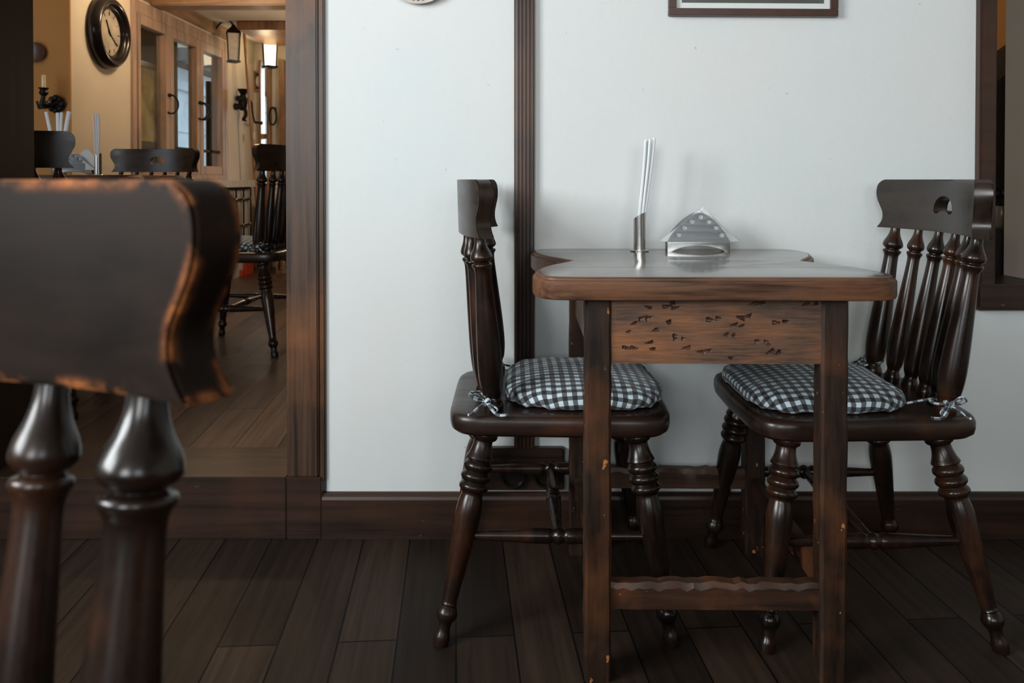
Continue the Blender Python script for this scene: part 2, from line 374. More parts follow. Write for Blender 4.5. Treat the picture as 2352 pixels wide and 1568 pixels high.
# ------------------------------------------------------------------ the chair
HW = .225
SIDE = [(0,-.022),(.002,-.016),(.0045,-.0115),(.009,-.0062),(.016,-.002),(.025,-.0003),(.034,0),(.044,-.0015),(.053,-.0045),(.061,-.0085),(.069,-.0125),(.077,-.0165),(.084,-.0185),(.092,-.0190),(.100,-.0175),(.108,-.0135),(.114,-.0092),(.120,-.004)]
def cresty(u): return -.262+.058*(u/HW)**2
def make_crest(lean, th=.033):
    bm = bmesh.new(); ZT, ZB = .940, .820; hw, zc, hh = .040, .868, .033   # hole half width, level of its ends, height of its arch
    sd = catmull(SIDE, 2)
    top = [s for s in sd if ZT-s[0] > zc+1e-4]; bot = [s for s in sd if ZT-s[0] < zc-1e-4]
    rows_t = [(ZT-h, HW+d) for h, d in top]; rows_b = [(ZT-h, HW+d) for h, d in bot]
    def wat(z):
        h = ZT-z
        for a, b in zip(sd, sd[1:]):
            if a[0] <= h <= b[0]+1e-9: return HW+a[1]+(b[1]-a[1])*(h-a[0])/max(b[0]-a[0],1e-9)
        return HW+sd[-1][1]
    rows = rows_t+[(zc, wat(zc))]+rows_b; nt_ = len(rows_t)
    NS, NM = 16, 14
    def hole_top(u): return zc+hh*math.sqrt(max(0,1-(u/hw)**2))**.9
    def hole_bot(u):
        a = abs(u)/hw
        return zc-(.0055*math.sqrt(max(0,1-((a-.72)/.28)**2)) if a > .44 else .0)-(0 if a > .44 else 0)+ (.0025*(math.cos(a/.44*PI)+1)/2 if a < .44 else 0)
    faces = {}
    def build(yoff):
        V = {}
        def vert(key, u, z):
            if key in V: return V[key]
            k = .116/HW**2; nx, ny = -k*u, 1.0; l = math.hypot(nx, ny)
            back = .03*(z-.82)
            v = bm.verts.new((u+nx/l*yoff, cresty(u)+lean+ny/l*yoff-back, z)); V[key] = v; return v
        quads = []
        for side in (-1, 1):
            for i, (z, w) in enumerate(rows):
                for j in range(NS+1):
                    t = j/NS; t = 1-(1-t)**1.6
                    vert((side, i, j), side*(hw+(w-hw)*t), z)
            for i in range(len(rows)-1):
                for j in range(NS): quads.append([(side,i,j),(side,i,j+1),(side,i+1,j+1),(side,i+1,j)])
        def mkey(part, i, m):
            last = nt_ if part == 't' else len(rows)-1-nt_
            if m == 0: return (-1, i if part == 't' else nt_+i, 0)
            if m == NM: return (1, i if part == 't' else nt_+i, 0)
            return (part, i, m)
        for m in range(1, NM):
            u = -hw*math.cos(PI*m/NM)
            for i in range(nt_+1):
                z = ZT+(hole_top(u)-ZT)*( (ZT-rows[i][0])/(ZT-zc) ); vert(('t',i,m), u, z)
            nb = len(rows)-1-nt_
            for i in range(nb+1):
                f = (zc-rows[nt_+i][0])/(zc-ZB); z = hole_bot(u)+(ZB-hole_bot(u))*f; vert(('b',i,m), u, z)
        for m in range(NM):
            for i in range(nt_): quads.append([mkey('t',i,m),mkey('t',i,m+1),mkey('t',i+1,m+1),mkey('t',i+1,m)])
            for i in range(len(rows)-1-nt_): quads.append([mkey('b',i,m),mkey('b',i,m+1),mkey('b',i+1,m+1),mkey('b',i+1,m)])
        return V, quads
    VA, qa = build(th/2); VB, qb = build(-th/2)
    for q in qa: bm.faces.new([VA[k] for k in q])
    for q in qb: bm.faces.new([VB[k] for k in q][::-1])
    inv = {v: k for k, v in VA.items()}
    rim = [e for e in bm.edges if len(e.link_faces) == 1 and e.verts[0] in inv and e.verts[1] in inv]
    walls = []
    for e in rim:
        a, b = inv[e.verts[0]], inv[e.verts[1]]; walls.append(bm.faces.new((VA[a],VA[b],VB[b],VB[a])))
    bmesh.ops.recalc_face_normals(bm, faces=bm.faces)
    es = {e for f in walls for e in f.edges if not all(g in walls for g in e.link_faces)}
    bmesh.ops.bevel(bm, geom=list(es), offset=.0028, segments=2, affect='EDGES')
    return bm

SP_OUT = [(0,.0125),(.03,.0112),(.08,.0120),(.125,.0155),(.165,.0205),(.200,.0233),(.225,.0222),(.244,.0170),(.252,.0150),(.262,.0205),(.272,.0212),(.282,.0185),(.30,.0165),(.36,.0172),(.45,.0195),(.56,.0225),(.66,.0248),(.76,.0262),(.83,.0255),(.89,.022),(.915,.0175),(.93,.0165),(.95,.0205),(.97,.0215),(1.0,.019)]
SP_OUT = [(t*.64 if t <= .262 else .168+(t-.262)*(1-.168)/(1-.262), r) for t, r in SP_OUT]
SP_IN = [(t, r*.82) for t, r in SP_OUT]
LEG = [(0,.023),(.01,.0235),(.022,.027),(.036,.0285),(.05,.026),(.058,.021),(.065,.020),(.09,.021),(.12,.0245),(.145,.029),(.152,.0245),(.158,.0255),(.172,.030),(.188,.0305),(.202,.026),(.206,.0255),(.222,.031),(.238,.0312),(.252,.0262),(.256,.0258),(.272,.0305),(.288,.0300),(.302,.0235),(.315,.0225),(.35,.0252),(.40,.0268),(.48,.0252),(.6,.0215),(.72,.0175),(.80,.0150),(.815,.0165),(.822,.0150),(.835,.0185),(.858,.0215),(.88,.0190),(.90,.0135),(.93,.0130),(.965,.0165),(1.0,.0145)]
STR = [(0,.0085),(.1,.0095),(.3,.0135),(.44,.0160),(.47,.0130),(.5,.0175),(.53,.0130),(.56,.0160),(.7,.0135),(.9,.0095),(1,.0085)]
def seat_outline(n=72, grow=0.0):
    pts = []
    for i in range(n):
        a = 2*PI*i/n; c, s = math.cos(a), math.sin(a); p = 2/7.5
        x = math.copysign(abs(c)**p, c); y = math.copysign(abs(s)**p, s)
        w = .216+.010*y
        pts.append((x*(w+grow), .003+y*(.231+grow)+(.010*(1-x*x) if y > 0 else 0)))
    return pts
def make_chair(name, label, group, lean=.006):
    t = thing(name, label, 'chair', group=group)
    obj('crest_rail', make_crest(lean), M['chair_worn'], t)
    bm = bmesh.new(); ol = seat_outline(); n = len(ol)
    # slab with rounded rim and a shallow saddle
    prof = [(.0,.412),(.012,.4095),(.0,.0)]
    rim = [(-.040,.409),(-.020,.4095),(-.009,.413),(-.002,.420),(0,.430),(0,.444),(-.003,.452),(-.009,.4565),(-.020,.458),(-.040,.457)]
    cx, cy = 0, .008; rings = []
    for off, z in rim:
        rings.append([bm.verts.new((cx+(x-cx)*(1+off/.22), cy+(y-cy)*(1+off/.22), z)) for x, y in ol])
    for a, b in zip(rings, rings[1:]):
        for i in range(n): bm.faces.new((a[i],a[(i+1)%n],b[(i+1)%n],b[i]))
    bm.faces.new(rings[0][::-1]); bm.faces.new(rings[-1])
    obj('seat', bm, M['seat'], t)
    us = [-.176,-.106,-.035,.035,.106,.176]
    for u in us:
        bm = bmesh.new(); outer = abs(u) > .15
        topp = Vector((u, cresty(u)+lean+.002, .828)); botp = Vector((u*.955, -.182+(lean-.006)*.42+.030*(u/.19)**2, .452))
        lathe(bm, topp, botp, SP_OUT if outer else SP_IN, n=32, smooth=3)
        obj('spindle', bm, M['chair'], t)
    for sx in (-1, 1):
        for fr in (1, 0):
            bm = bmesh.new()
            a = Vector((sx*(.162 if fr else .150), .165 if fr else -.150, .415)); b = Vector((sx*(.230 if fr else .232), .228 if fr else -.240, 0.0))
            lathe(bm, a, b, LEG, n=32, smooth=3); obj('leg', bm, M['chair'], t)
    def legp(sx, fr, z):
        a = Vector((sx*(.162 if fr else .150), .165 if fr else -.150, .415)); b = Vector((sx*(.230 if fr else .232), .228 if fr else -.240, 0.0))
        return a+(b-a)*((.415-z)/.415)
    mids = []
    for sx in (-1, 1):
        a, b = legp(sx, 0, .205), legp(sx, 1, .205); bm = bmesh.new(); lathe(bm, a, b, STR, n=20, smooth=3); obj('stretcher', bm, M['chair'], t); mids.append((a+b)/2)
    bm = bmesh.new(); lathe(bm, mids[0], mids[1], STR, n=20, smooth=3); obj('stretcher', bm, M['chair'], t)
    return t

def make_cushion(name, label, group, seed=1):
    rnd = random.Random(seed)
    t = bmesh.new(); lay = t.loops.layers.uv.new('UVMap')
    nA, nT, nB = 96, 16, 5; c = Vector((0, .062)); 
    base = []
    for i in range(nA):
        a = 2*PI*i/nA; co, s = math.cos(a), math.sin(a); p = 2/3.6
        x = math.copysign(abs(co)**p, co)*.186*(1+.05*s); y = math.copysign(abs(s)**p, s)*.172
        wob = 1+.010*math.sin(5*a+seed)+.008*math.sin(9*a+2*seed)
        base.append(Vector((x*wob, y*wob)))
    zs = .4585
    prof = [(0,.052)]  # (relative radius, height)
    for k in range(1, nT+1):
        q = k/nT; rr = q if q < .8 else q
        prof.append((rr*.975 if q < 1 else .995, .030+.024*(1-q**2.6)**.8 if q < .97 else .026))
    prof += [(1.0,.016),(1.0,.011),(.97,.004),(.90,.0015),(.0,.0015)]
    rings = []; arcs = []; acc = [0]*nA
    prev = None
    for k, (rr, z) in enumerate(prof):
        ring = []
        if rr == 0: v = t.verts.new((c.x, c.y, zs+z)); ring = [v]*nA
        else:
            for i in range(nA):
                q = base[i]*rr; a = 2*PI*i/nA
                wr = .0022*math.sin(13*a+seed)*max(0, (rr-.55)/.45)*(1 if z > .003 else 0)+.0015*math.sin(31*a)*max(0,(rr-.8)/.2)*(1 if z > .003 else 0)
                zz = zs+z+wr+.003*math.sin(9*q.x+seed)*math.cos(11*q.y+seed)*(1 if z > .02 else 0)
                ring.append(t.verts.new((c.x+q.x, c.y+q.y, max(zz, zs+.0005))))
        if prev:
            acc = [acc[i]+(ring[i].co-prev[i].co).length for i in range(nA)]
        rings.append(ring); arcs.append(list(acc)); prev = ring
    for k in range(len(rings)-1):
        A, B = rings[k], rings[k+1]
        for i in range(nA):
            j = (i+1)%nA
            vs = []; us = []
            for (R, AR, idx) in ((A,arcs[k],i),(A,arcs[k],j),(B,arcs[k+1],j),(B,arcs[k+1],i)):
                if R[idx] in vs: continue
                vs.append(R[idx]); d = base[idx].normalized(); us.append((d.x*AR[idx], d.y*AR[idx]))
            if len(vs) < 3: continue
            f = t.faces.new(vs)
            for lp, u in zip(f.loops, us): lp[lay].uv = u
    root = thing(name, label, 'cushion', group=group)
    obj('pad', t, M['gingham'], root, angle=80)
    for sx in (-1, 1):
        bm = bmesh.new(); bm.loops.layers.uv.new('UVMap')
        u = sx*.173; yc = -.156; r = .027; z0 = .488
        # band from the pad round the spindle
        pts = [(sx*.150, -.088, .474)]
        for k in range(15):
            a = math.radians(40+k*22)*1.0; pts.append((u-sx*math.cos(a)*r, yc+math.sin(a)*r, z0-.006*math.sin(a)))
        pts.append((u+sx*.030, yc+.012, z0-.004)); 
        tube(bm, catmull(pts,3), .0042, 8, flat=.6, uv=True)
        kx, ky, kz = u+sx*.030, yc+.008, z0-.003
        knot = [(kx+.004*math.cos(a), ky+.006*math.sin(a), kz+.005*math.sin(2*a)) for a in [i*PI/4 for i in range(8)]]
        tube(bm, catmull(knot,2,True), .0045, 8, closed=True, uv=True)
        # bow loops and tails
        for (dy, dz, dx) in ((-.022,.012,.010),(.018,-.012,.012)):
            lp = [(kx,ky,kz),(kx+sx*dx*.7,ky+dy*.8,kz+dz+.006),(kx+sx*dx,ky+dy*1.3,kz+dz),(kx+sx*dx*.7,ky+dy*.9,kz+dz-.008),(kx,ky,kz)]
            tube(bm, catmull(lp,4), .0035, 8, flat=.5, uv=True)
        tl = [(kx,ky,kz),(kx+sx*.010,ky-.016,kz-.010),(kx+sx*.012,ky-.030,kz-.0225),(kx+sx*.014,ky-.036,.462)]
        tr = [(kx,ky,kz),(kx+sx*.012,ky+.010,kz-.008),(kx+sx*.016,ky+.022,.464),(kx+sx*.017,ky+.034,.4625),(kx+sx*.012,ky+.044,.4625)]
        tube(bm, catmull(tl,5), .0042, 8, flat=.5, uv=True); tube(bm, catmull(tr,5), .0042, 8, flat=.5, uv=True)
        obj('tie_bow', bm, M['gingham'], root, angle=80)
    return root

FZ2 = .158   # level of the back room's floor
G = 'dark turned-spindle wooden chairs'
ch = make_chair('dining_chair', 'dark spindle-back chair at left side of table, seen from its side', G, lean=.062)
LCH = (.095, 1.846, 0); RCH = (.735, 1.822, 0); CCH = (-1.256, 3.786, FZ2); CA = math.radians(84)
ch.location = LCH; ch.rotation_euler = (0,0,-PI/2)
dup(ch, 'dark chair standing by the doorway edge in the back room', CCH, CA)
ch2 = make_chair('dining_chair', 'dark spindle-back chair at right side of table, under the wall opening', G, lean=.006)
ch2.location = RCH; ch2.rotation_euler = (0,0,PI/2)
fgc = dup(ch2, 'large blurred chair back filling the left foreground', (-.393, .247, 0), PI-math.radians(3))
for k_ in kids(fgc):
    if k_.name.startswith('crest_rail'): k_.material_slots[0].link = 'OBJECT'; k_.material_slots[0].material = M['crest_rubbed']
dup(ch2, 'black chair behind the back room table, facing it below the windows', (-1.84, 3.94, FZ2), PI)
dup(ch2, 'chair with only the rounded end of its back seen beside dark left doorpost', (-1.665, 2.86, FZ2), 0)
cu = make_cushion('seat_cushion', 'blue white and black gingham cushion on the left chair', 'gingham seat cushions')
cu.location = LCH; cu.rotation_euler = (0,0,-PI/2)
dup(cu, 'gingham cushion on the right chair beside the wall opening', RCH, PI/2)
dup(cu, 'gingham cushion on the back room chair by the doorway edge', CCH, CA)

# ------------------------------------------------------------------ the table
TX, TY, TR = .384, 1.768, math.radians(-.9)
lobe = [(-.262,-.314),(-.311,-.303),(-.335,-.271),(-.341,-.222),(-.334,-.164),(-.312,-.098),(-.284,-.046),(-.260,0)]
def table_outline():
    fl = catmull(lobe, 5)
    bl = [(x,-y) for x, y in fl[::-1]][1:]
    left = fl+bl
    right = [(-x, y) for x, y in left[::-1]]
    return left+right
def make_table(name, label):
    t = thing(name, label, 'table')
    bm = bmesh.new(); ol = table_outline()
    n = len(ol)
    def ring(off, z):
        out = []
        for i in range(n):
            a, b, c = Vector(ol[i-1]), Vector(ol[i]), Vector(ol[(i+1)%n])
            d1, d2 = (b-a).normalized(), (c-b).normalized(); nn = Vector((d1.y+d2.y, -(d1.x+d2.x))); nn.normalize()
            out.append(bm.verts.new((b.x+nn.x*off, b.y+nn.y*off, z)))
        return out
    # orientation: outline runs clockwise or not, find the sign
    area = sum(ol[i-1][0]*ol[i][1]-ol[i][0]*ol[i-1][1] for i in range(n)); sg = 1 if area > 0 else -1
    rs = [ring(-.006*sg,.7195),ring(-.002*sg,.721),ring(0,.725),ring(0,.752),ring(-.0015*sg,.7545),ring(-.006*sg,.7560),ring(-.0065*sg,.7590),ring(-.0085*sg,.7612),ring(-.012*sg,.762)]
    for k, (a, b) in enumerate(zip(rs, rs[1:])):
        for i in range(n):
            f = bm.faces.new((a[i],a[(i+1)%n],b[(i+1)%n],b[i])); f.material_index = 1
    f = bm.faces.new(rs[-1]); f.material_index = 0
    f = bm.faces.new(rs[0][::-1]); f.material_index = 1
    obj('tabletop', bm, [M['tabletop'], M['table_edge']], t, angle=28)
    lx, ly = .219, .255
    rnd = random.Random(3)
    for sx in (-1, 1):
        for sy in (-1, 1):
            bm = bmesh.new(); prev = None; K = 26
            for k in range(K+1):
                z = .7195*k/K; w = .0245; ch_ = .005
                pts = []
                for (px, py) in ((-w+ch_,-w),(w-ch_,-w),(w,-w+ch_),(w,w-ch_),(w-ch_,w),(-w+ch_,w),(-w,w-ch_),(-w,-w+ch_)):
                    j = rnd.uniform(-.0011,.0011) if 0 < k < K else 0
                    pts.append(bm.verts.new((sx*lx+px+j, sy*ly+py+rnd.uniform(-.0008,.0008), z)))
                if prev:
                    for i in range(8): bm.faces.new((prev[i],prev[(i+1)%8],pts[(i+1)%8],pts[i]))
                else: bm.faces.new(pts[::-1])
                prev = pts
            bm.faces.new(prev); obj('leg', bm, M['table_leg'], t, angle=25)
    # aprons: front/back carved with adze marks
    def hewn(x0, x1, y0, y1, z0, z1, marks, seed):
        r = random.Random(seed); b = bmesh.new(); NX, NZ = (230, 80) if marks else (1, 1)
        ms = []
        while len(ms) < marks:
            c = (x0+(x1-x0)*r.uniform(.04,.96), z0+(z1-z0)*r.uniform(.08,.93), r.uniform(.004,.0115), r.uniform(.0022,.0052), r.uniform(.0018,.0042), r.uniform(-.5,.25), r.choice((1,1,1,-1)))
            ms.append(c)
            if r.random() < .45: ms.append((c[0]+r.uniform(.010,.018), c[1]+r.uniform(-.003,.003), c[2]*.8, c[3]*.9, c[4], c[5], c[6]))
        GA = []; D_ = {}
        for i in range(NX+1):
            row = []
            for k in range(NZ+1):
                s = x0+(x1-x0)*i/NX; z = z0+(z1-z0)*k/NZ; dep = 0
                for (mx, mz, ml, mh, md, ma, sg) in ms:
                    ds = s-mx; dz = z-mz
                    if abs(ds) > .02 or abs(dz) > .02: continue
                    a_ = (ds*math.cos(ma)-dz*math.sin(ma))*sg; b_ = ds*math.sin(ma)+dz*math.cos(ma)
                    t_ = (a_/ml+1)/2
                    if 0 < t_ < 1 and abs(b_) < mh*t_**.7: dep = max(dep, md*t_*(1-.5*abs(b_)/(mh*t_**.7)))
                v = b.verts.new((s, y0+dep, z)); D_[v] = dep; row.append(v)
            GA.append(row)
        for i in range(NX):
            for k in range(NZ):
                q = (GA[i][k],GA[i+1][k],GA[i+1][k+1],GA[i][k+1]); f = b.faces.new(q)
                if max(D_[v] for v in q) > .0006: f.material_index = 1
        box(b, x0, x1, y0+.0062, y1, z0, z1)
        for (p, q) in ((0,0),(0,1)): pass
        e0 = [GA[i][0] for i in range(NX+1)]; e1 = [GA[i][NZ] for i in range(NX+1)]
        for row in (e0, e1, GA[0], GA[NX]):
            for a_, c_ in zip(row, row[1:]):
                v1 = b.verts.new((a_.co.x, y0+.0064, a_.co.z)); v2 = b.verts.new((c_.co.x, y0+.0064, c_.co.z)); b.faces.new((a_, c_, v2, v1))
        return b
    xi = lx-.024
    obj('apron', hewn(-xi, xi, -ly-.0185, -ly+.005, .597, .7195, 40, 5), [M['apron'], M['apron_cut']], t, angle=25)
    obj('apron', hewn(-xi, xi, ly-.005, ly+.0185, .597, .7195, 0, 6), M['apron'], t, angle=40)
    for sx in (-1, 1):
        bm = bmesh.new(); box(bm, sx*lx-.011, sx*lx+.011, -ly+.024, ly-.024, .601, .7195, .002); obj('apron', bm, M['apron'], t)
    for (sy, z0) in ((-1, .134), (1, .166)):
        bm = bmesh.new(); r = random.Random(9+sy); K = 30; prev = None
        for k in range(K+1):
            x = -xi+2*xi*k/K; e = 0 if k in (0, K) else 1
            a = r.uniform(-.003,.002)*e
            y0, y1 = sy*ly-.016, sy*ly+.012; z1 = z0+.049+a
            pts = [bm.verts.new(p) for p in ((x,y0+r.uniform(0,.002)*e,z0),(x,y1,z0),(x,y1,z1),(x,y0+.007+r.uniform(-.003,.003)*e,z1),(x,y0+r.uniform(0,.0015)*e,z1-.008-r.uniform(0,.005)*e))]
            if prev:
                for i in range(5): bm.faces.new((prev[i],prev[(i+1)%5],pts[(i+1)%5],pts[i]))
            else: bm.faces.new(pts[::-1])
            prev = pts
        bm.faces.new(prev); obj('stretcher', bm, M['stretcher'], t, angle=20)
    for sx in (-1, 1):
        bm = bmesh.new(); box(bm, sx*lx-.013, sx*lx+.013, -ly+.024, ly-.024, .150, .198, .003); obj('stretcher', bm, M['stretcher'], t)
    return t
M['stretcher'] = wood('worn_stretcher', (.020,.010,.006), (.055,.024,.012), (.16,.05,.015), grain=(14,1,1), rough=(.35,.5), warm_at=(.52,.7), pscale=8, bs=.2, chips=(22,(.8,1,1.5),.655), chipcol=(.30,.10,.028))
tb = make_table('dining_table', 'small wooden table with scalloped top standing against the white wall')
tb.location = (TX, TY, 0); tb.rotation_euler = (0,0,TR)
tb2 = dup(tb, 'dark table in the back room carrying napkins and straws', (-1.82, 3.40, FZ2), 0, 1.0)
tb2.scale = (1,1,1.05)

# ------------------------------------------------------------------ things on the tables
TZ = .762
def make_napkin_holder(name, label, group):
    t = thing(name, label, 'napkin holder', group=group)
    # fan sheet with seven round holes, x,z
    arc = []
    w = .0765
    pr = [(-.0765,.0235),(-.070,.037),(-.060,.051),(-.046,.067),(-.030,.081),(-.015,.0905),(-.004,.0955),(.003,.0962),(.010,.0945),(.022,.088),(.038,.0765),(.053,.061),(.064,.046),(.072,.032),(.0765,.0235)]
    ol = catmull(pr, 3)
    holes = []
    for (hx, hz) in ((-.0495,.0415),(-.0350,.0590),(-.0170,.0745),(.0040,.0855),(.0245,.0740),(.0420,.0595),(.0560,.0410)):
        holes.append([(hx+.0065*math.cos(2*PI*i/24), hz+.0065*math.sin(2*PI*i/24)) for i in range(24)])
    for y in (-.016, .016):
        o = flat_plate('side_plate', ol, holes, .0012, M['steel_plate'], t, .0002); o.location.y = y
    # arched base
    b = [(-.0765,0),(-.0765,.0235),(.0765,.0235),(.0765,0),(.0665,0)]
    for k in range(1, 16):
        a = k/16; x = .0665-.133*a; b.append((x, .0155*(1-(2*a-1)**2)**.8))
    b.append((-.0665,0))
    for y in (-.0175, .0175):
        o = flat_plate('base_rail', b, [], .0014, M['steel'], t, .0002); o.location.y = y
    bm = bmesh.new(); box(bm, -.0765,.0765,-.0178,.0178,.0222,.0238,.0005); obj('floor_plate', bm, M['steel'], t)
    return t
nh = make_napkin_holder('napkin_holder', 'fan shaped steel napkin holder with round holes, on the near table', None)
nhp = P(1602, 574, 2.000); nh.location = (nhp.x, 2.000, TZ); nh.rotation_euler = (0,0,TR)
del_ = 0
nh2 = dup(nh, 'dark silhouetted napkin holder on the back room table', (P(172,397,3.58).x, 3.58, FZ2+TZ*1.05), math.radians(8))
def make_napkin(seed, top, left, right):
    r = random.Random(seed); bm = bmesh.new(); K = 12
    # folded square standing on its corner: a diamond cut at the floor plate, doubled layer with soft bulge
    for lay_ in (0, 1):
        pts = []; off = .0012*lay_
        rows = []
        for i in range(K+1):
            v = i/K; z = .0245+(top[1]-.0245)*v
            xl = left+(top[0]-left)*v**.95; xr = right+(top[0]-right)*v**.95
            rows.append([bm.verts.new((xl+(xr-xl)*j/K, off+.0016*math.sin(3*v+2*j/K+seed)*(v), z)) for j in range(K+1)])
        for i in range(K):
            for j in range(K):
                vs = [rows[i][j],rows[i][j+1],rows[i+1][j+1],rows[i+1][j]]
                bm.faces.new(vs)
        if lay_ == 0: R0 = rows
        else:
            for i in range(K):
                bm.faces.new((R0[i][0],R0[i+1][0],rows[i+1][0],rows[i][0])); bm.faces.new((R0[i][K],rows[i][K],rows[i+1][K],R0[i+1][K]))
            for j in range(K):
                bm.faces.new((R0[0][j],rows[0][j],rows[0][j+1],R0[0][j+1])); bm.faces.new((R0[K][j],R0[K][j+1],rows[K][j+1],rows[K][j]))
    return bm
GN = 'white paper napkins in the steel holder'
naps = [(-.009,(.002,.102),-.088,.088,'white napkin nearest the front in the steel holder on near table'),
        (-.003,(.014,.111),-.080,.095,'white napkin with the highest corner in the near steel holder'),
        (.003,(.030,.096),-.070,.103,'white napkin sticking out farthest right from the near steel holder'),
        (.009,(.006,.104),-.092,.084,'white napkin nearest the wall in the steel holder')]
for i, (yo, tp, l, r_, lab) in enumerate(naps):
    o = obj('paper_napkin', make_napkin(i, tp, l, r_), M['paper'], None, angle=60); tag(o, lab, 'napkin', GN)
    o.location = (nhp.x, 2.000+yo, TZ); o.rotation_euler = (0,0,TR)
    if i in (0, 2):
        c = o.copy(); COL.objects.link(c); c.location = (nh2.location.x+(.02 if i == 2 else 0), 3.58+yo, nh2.location.z); c.scale = (1.12,1,1.25 if i == 2 else 1.0)
        c['label'] = 'cream napkin drooping right from the back room napkin holder' if i == 2 else 'cream napkin behind the dark holder plate in the back room'
        c['group'] = 'napkins on the back room table'

def make_straw_holder(name, label):
    t = thing(name, label, 'straw holder')
    bm = bmesh.new(); n = 48; r = .0148; ri = .0138; rings = []
    def cut(a): return .094+.018*math.cos(a-math.radians(0))*1.0   # slanting mouth, high at +x
    A = [(bm.verts.new((math.cos(2*PI*i/n)*r, math.sin(2*PI*i/n)*r, .002)), bm.verts.new((math.cos(2*PI*i/n)*r, math.sin(2*PI*i/n)*r, .088+.008*math.cos(2*PI*i/n)-.004*math.sin(2*PI*i/n))),
          bm.verts.new((math.cos(2*PI*i/n)*ri, math.sin(2*PI*i/n)*ri, .088+.008*math.cos(2*PI*i/n)-.004*math.sin(2*PI*i/n))), bm.verts.new((math.cos(2*PI*i/n)*ri, math.sin(2*PI*i/n)*ri, .004))) for i in range(n)]
    for i in range(n):
        a, b = A[i], A[(i+1)%n]
        for k in range(3): bm.faces.new((a[k],b[k],b[k+1],a[k+1]))
    bm.faces.new([a[3] for a in A])
    obj('tube', bm, M['steel'], t, angle=40)
    bm = bmesh.new(); lathe(bm, (0,0,0), (0,0,.004), [(0,.0215),(.2,.0235),(.8,.0235),(1,.0225)], 48, 1); obj('foot_plate', bm, M['steel'], t)
    return t
sh = make_straw_holder('straw_holder', 'slim slant-cut steel tube holding straws on the near table')
shp = P(1469, 571, 1.995); sh.location = (shp.x, 1.995, TZ)
sh2 = dup(sh, 'dark steel straw tube beside the napkins in the back room', (P(226,397,3.55).x, 3.55, FZ2+TZ*1.05)); 
def straw_bm(base, tip, w=.0036, flat=.45):
    bm = bmesh.new(); base, tip = Vector(base), Vector(tip); d = (tip-base); x, y = frame_of(d)
    pts = [base+d*k/8+x*.0015*math.sin(k*.7) for k in range(9)]
    tube(bm, pts, w, 8, flat=flat); return bm
GS = 'white paper-wrapped straws in the near steel tube'
st = [(-.006,.004,.0,.215),(-.002,.0075,.003,.212),(.002,.012,-.004,.216),(.004,.0185,.004,.214),(.006,.0235,-.001,.219),(.0,.0150,.006,.209),(-.004,.0005,-.005,.211)]
for (bx, tx, yy, h) in st:
    o = obj('paper_straw', straw_bm((bx, yy*.7, .006), (tx+.012, yy*1.6, h+.062)), M['paper_blue'], None, angle=70)
    tag(o, 'white paper-wrapped straw standing in the steel tube on near table', 'straw', GS); o.location = (shp.x, 1.995, TZ)
for (bx, tx) in ((-.006,-.022),(0,-.010),(.004,-.002),(.005,.004)):
    o = obj('paper_straw', straw_bm((bx,0,.006), (tx,0,.27)), M['paper'], None, angle=70); tag(o, 'pale straw in the dark tube on the back room table', 'straw', 'straws in the back room tube'); o.location = sh2.location
# second straw cup on the back table, straws fanned out behind the napkin holder
T2 = FZ2+TZ*1.05
bm = bmesh.new(); lathe(bm, (0,0,0), (0,0,.09), [(0,.03),(.05,.033),(.5,.030),(1,.034)], 32, 2); lp = P(135,397,3.68)
o = obj('straw_cup', bm, M['jar'], None); tag(o, 'small cup of straws behind the back room napkin holder', 'cup'); o.location = (lp.x, 3.68, T2)
for (bx, tpx, tpy, w) in ((108,107,257,.008),(128,134,259,.009),(150,143,258,.006),(158,160,256,.010)):
    tp = P(tpx,tpy,3.68); b0 = Vector((lp.x+random.uniform(-.012,.012), 3.68, T2+.092))
    b0.x = lp.x+(tp.x-lp.x)*.25
    bm = bmesh.new(); d = tp-b0; tube(bm, [b0+d*k/6 for k in range(7)], w, 8, flat=.35)
    o = obj('paper_straw', bm, M['paper'], None); tag(o, 'broad cream straw fanned out above the back room cup', 'straw', 'broad straws in the back room cup')

# ------------------------------------------------------------------ shell: front room
def boxes(name, lst, mat, bev=0, **kw):
    bm = bmesh.new()
    for b in lst: box(bm, *b, bev)
    return struct(name, bm, mat, **kw)
WY0, WY1 = 2.110, 2.310
DX0, DX1 = -1.376, -.588      # doorway
CZ = 2.45
LZ = .664
boxes('wall_back', [(-2.42,DX0-.17,WY0,WY1,0,CZ),(DX0-.17,DX1+.1,WY0,WY1,2.05,CZ),(DX1+.10,1.225,WY0,WY1,0,CZ),(1.225,1.425,WY0,WY1,0,.60),(1.225,1.425,WY0,WY1,1.75,CZ),(1.425,3.0,WY0,WY1,0,CZ)], M['plaster'], smooth=False)
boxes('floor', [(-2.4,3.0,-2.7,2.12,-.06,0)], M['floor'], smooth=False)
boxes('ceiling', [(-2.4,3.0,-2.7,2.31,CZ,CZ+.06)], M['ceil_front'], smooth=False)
LW0, LW1 = -1.0, .7
boxes('wall_left', [(-2.42,-2.3,-2.7,LW0,0,CZ),(-2.42,-2.3,LW1,2.11,0,CZ),(-2.42,-2.3,LW0,LW1,0,1.15),(-2.42,-2.3,LW0,LW1,2.38,CZ)], M['plaster_grey'], smooth=False)
boxes('wall_right', [(3.0,3.1,-2.7,2.31,0,CZ)], M['plaster_grey'], smooth=False)
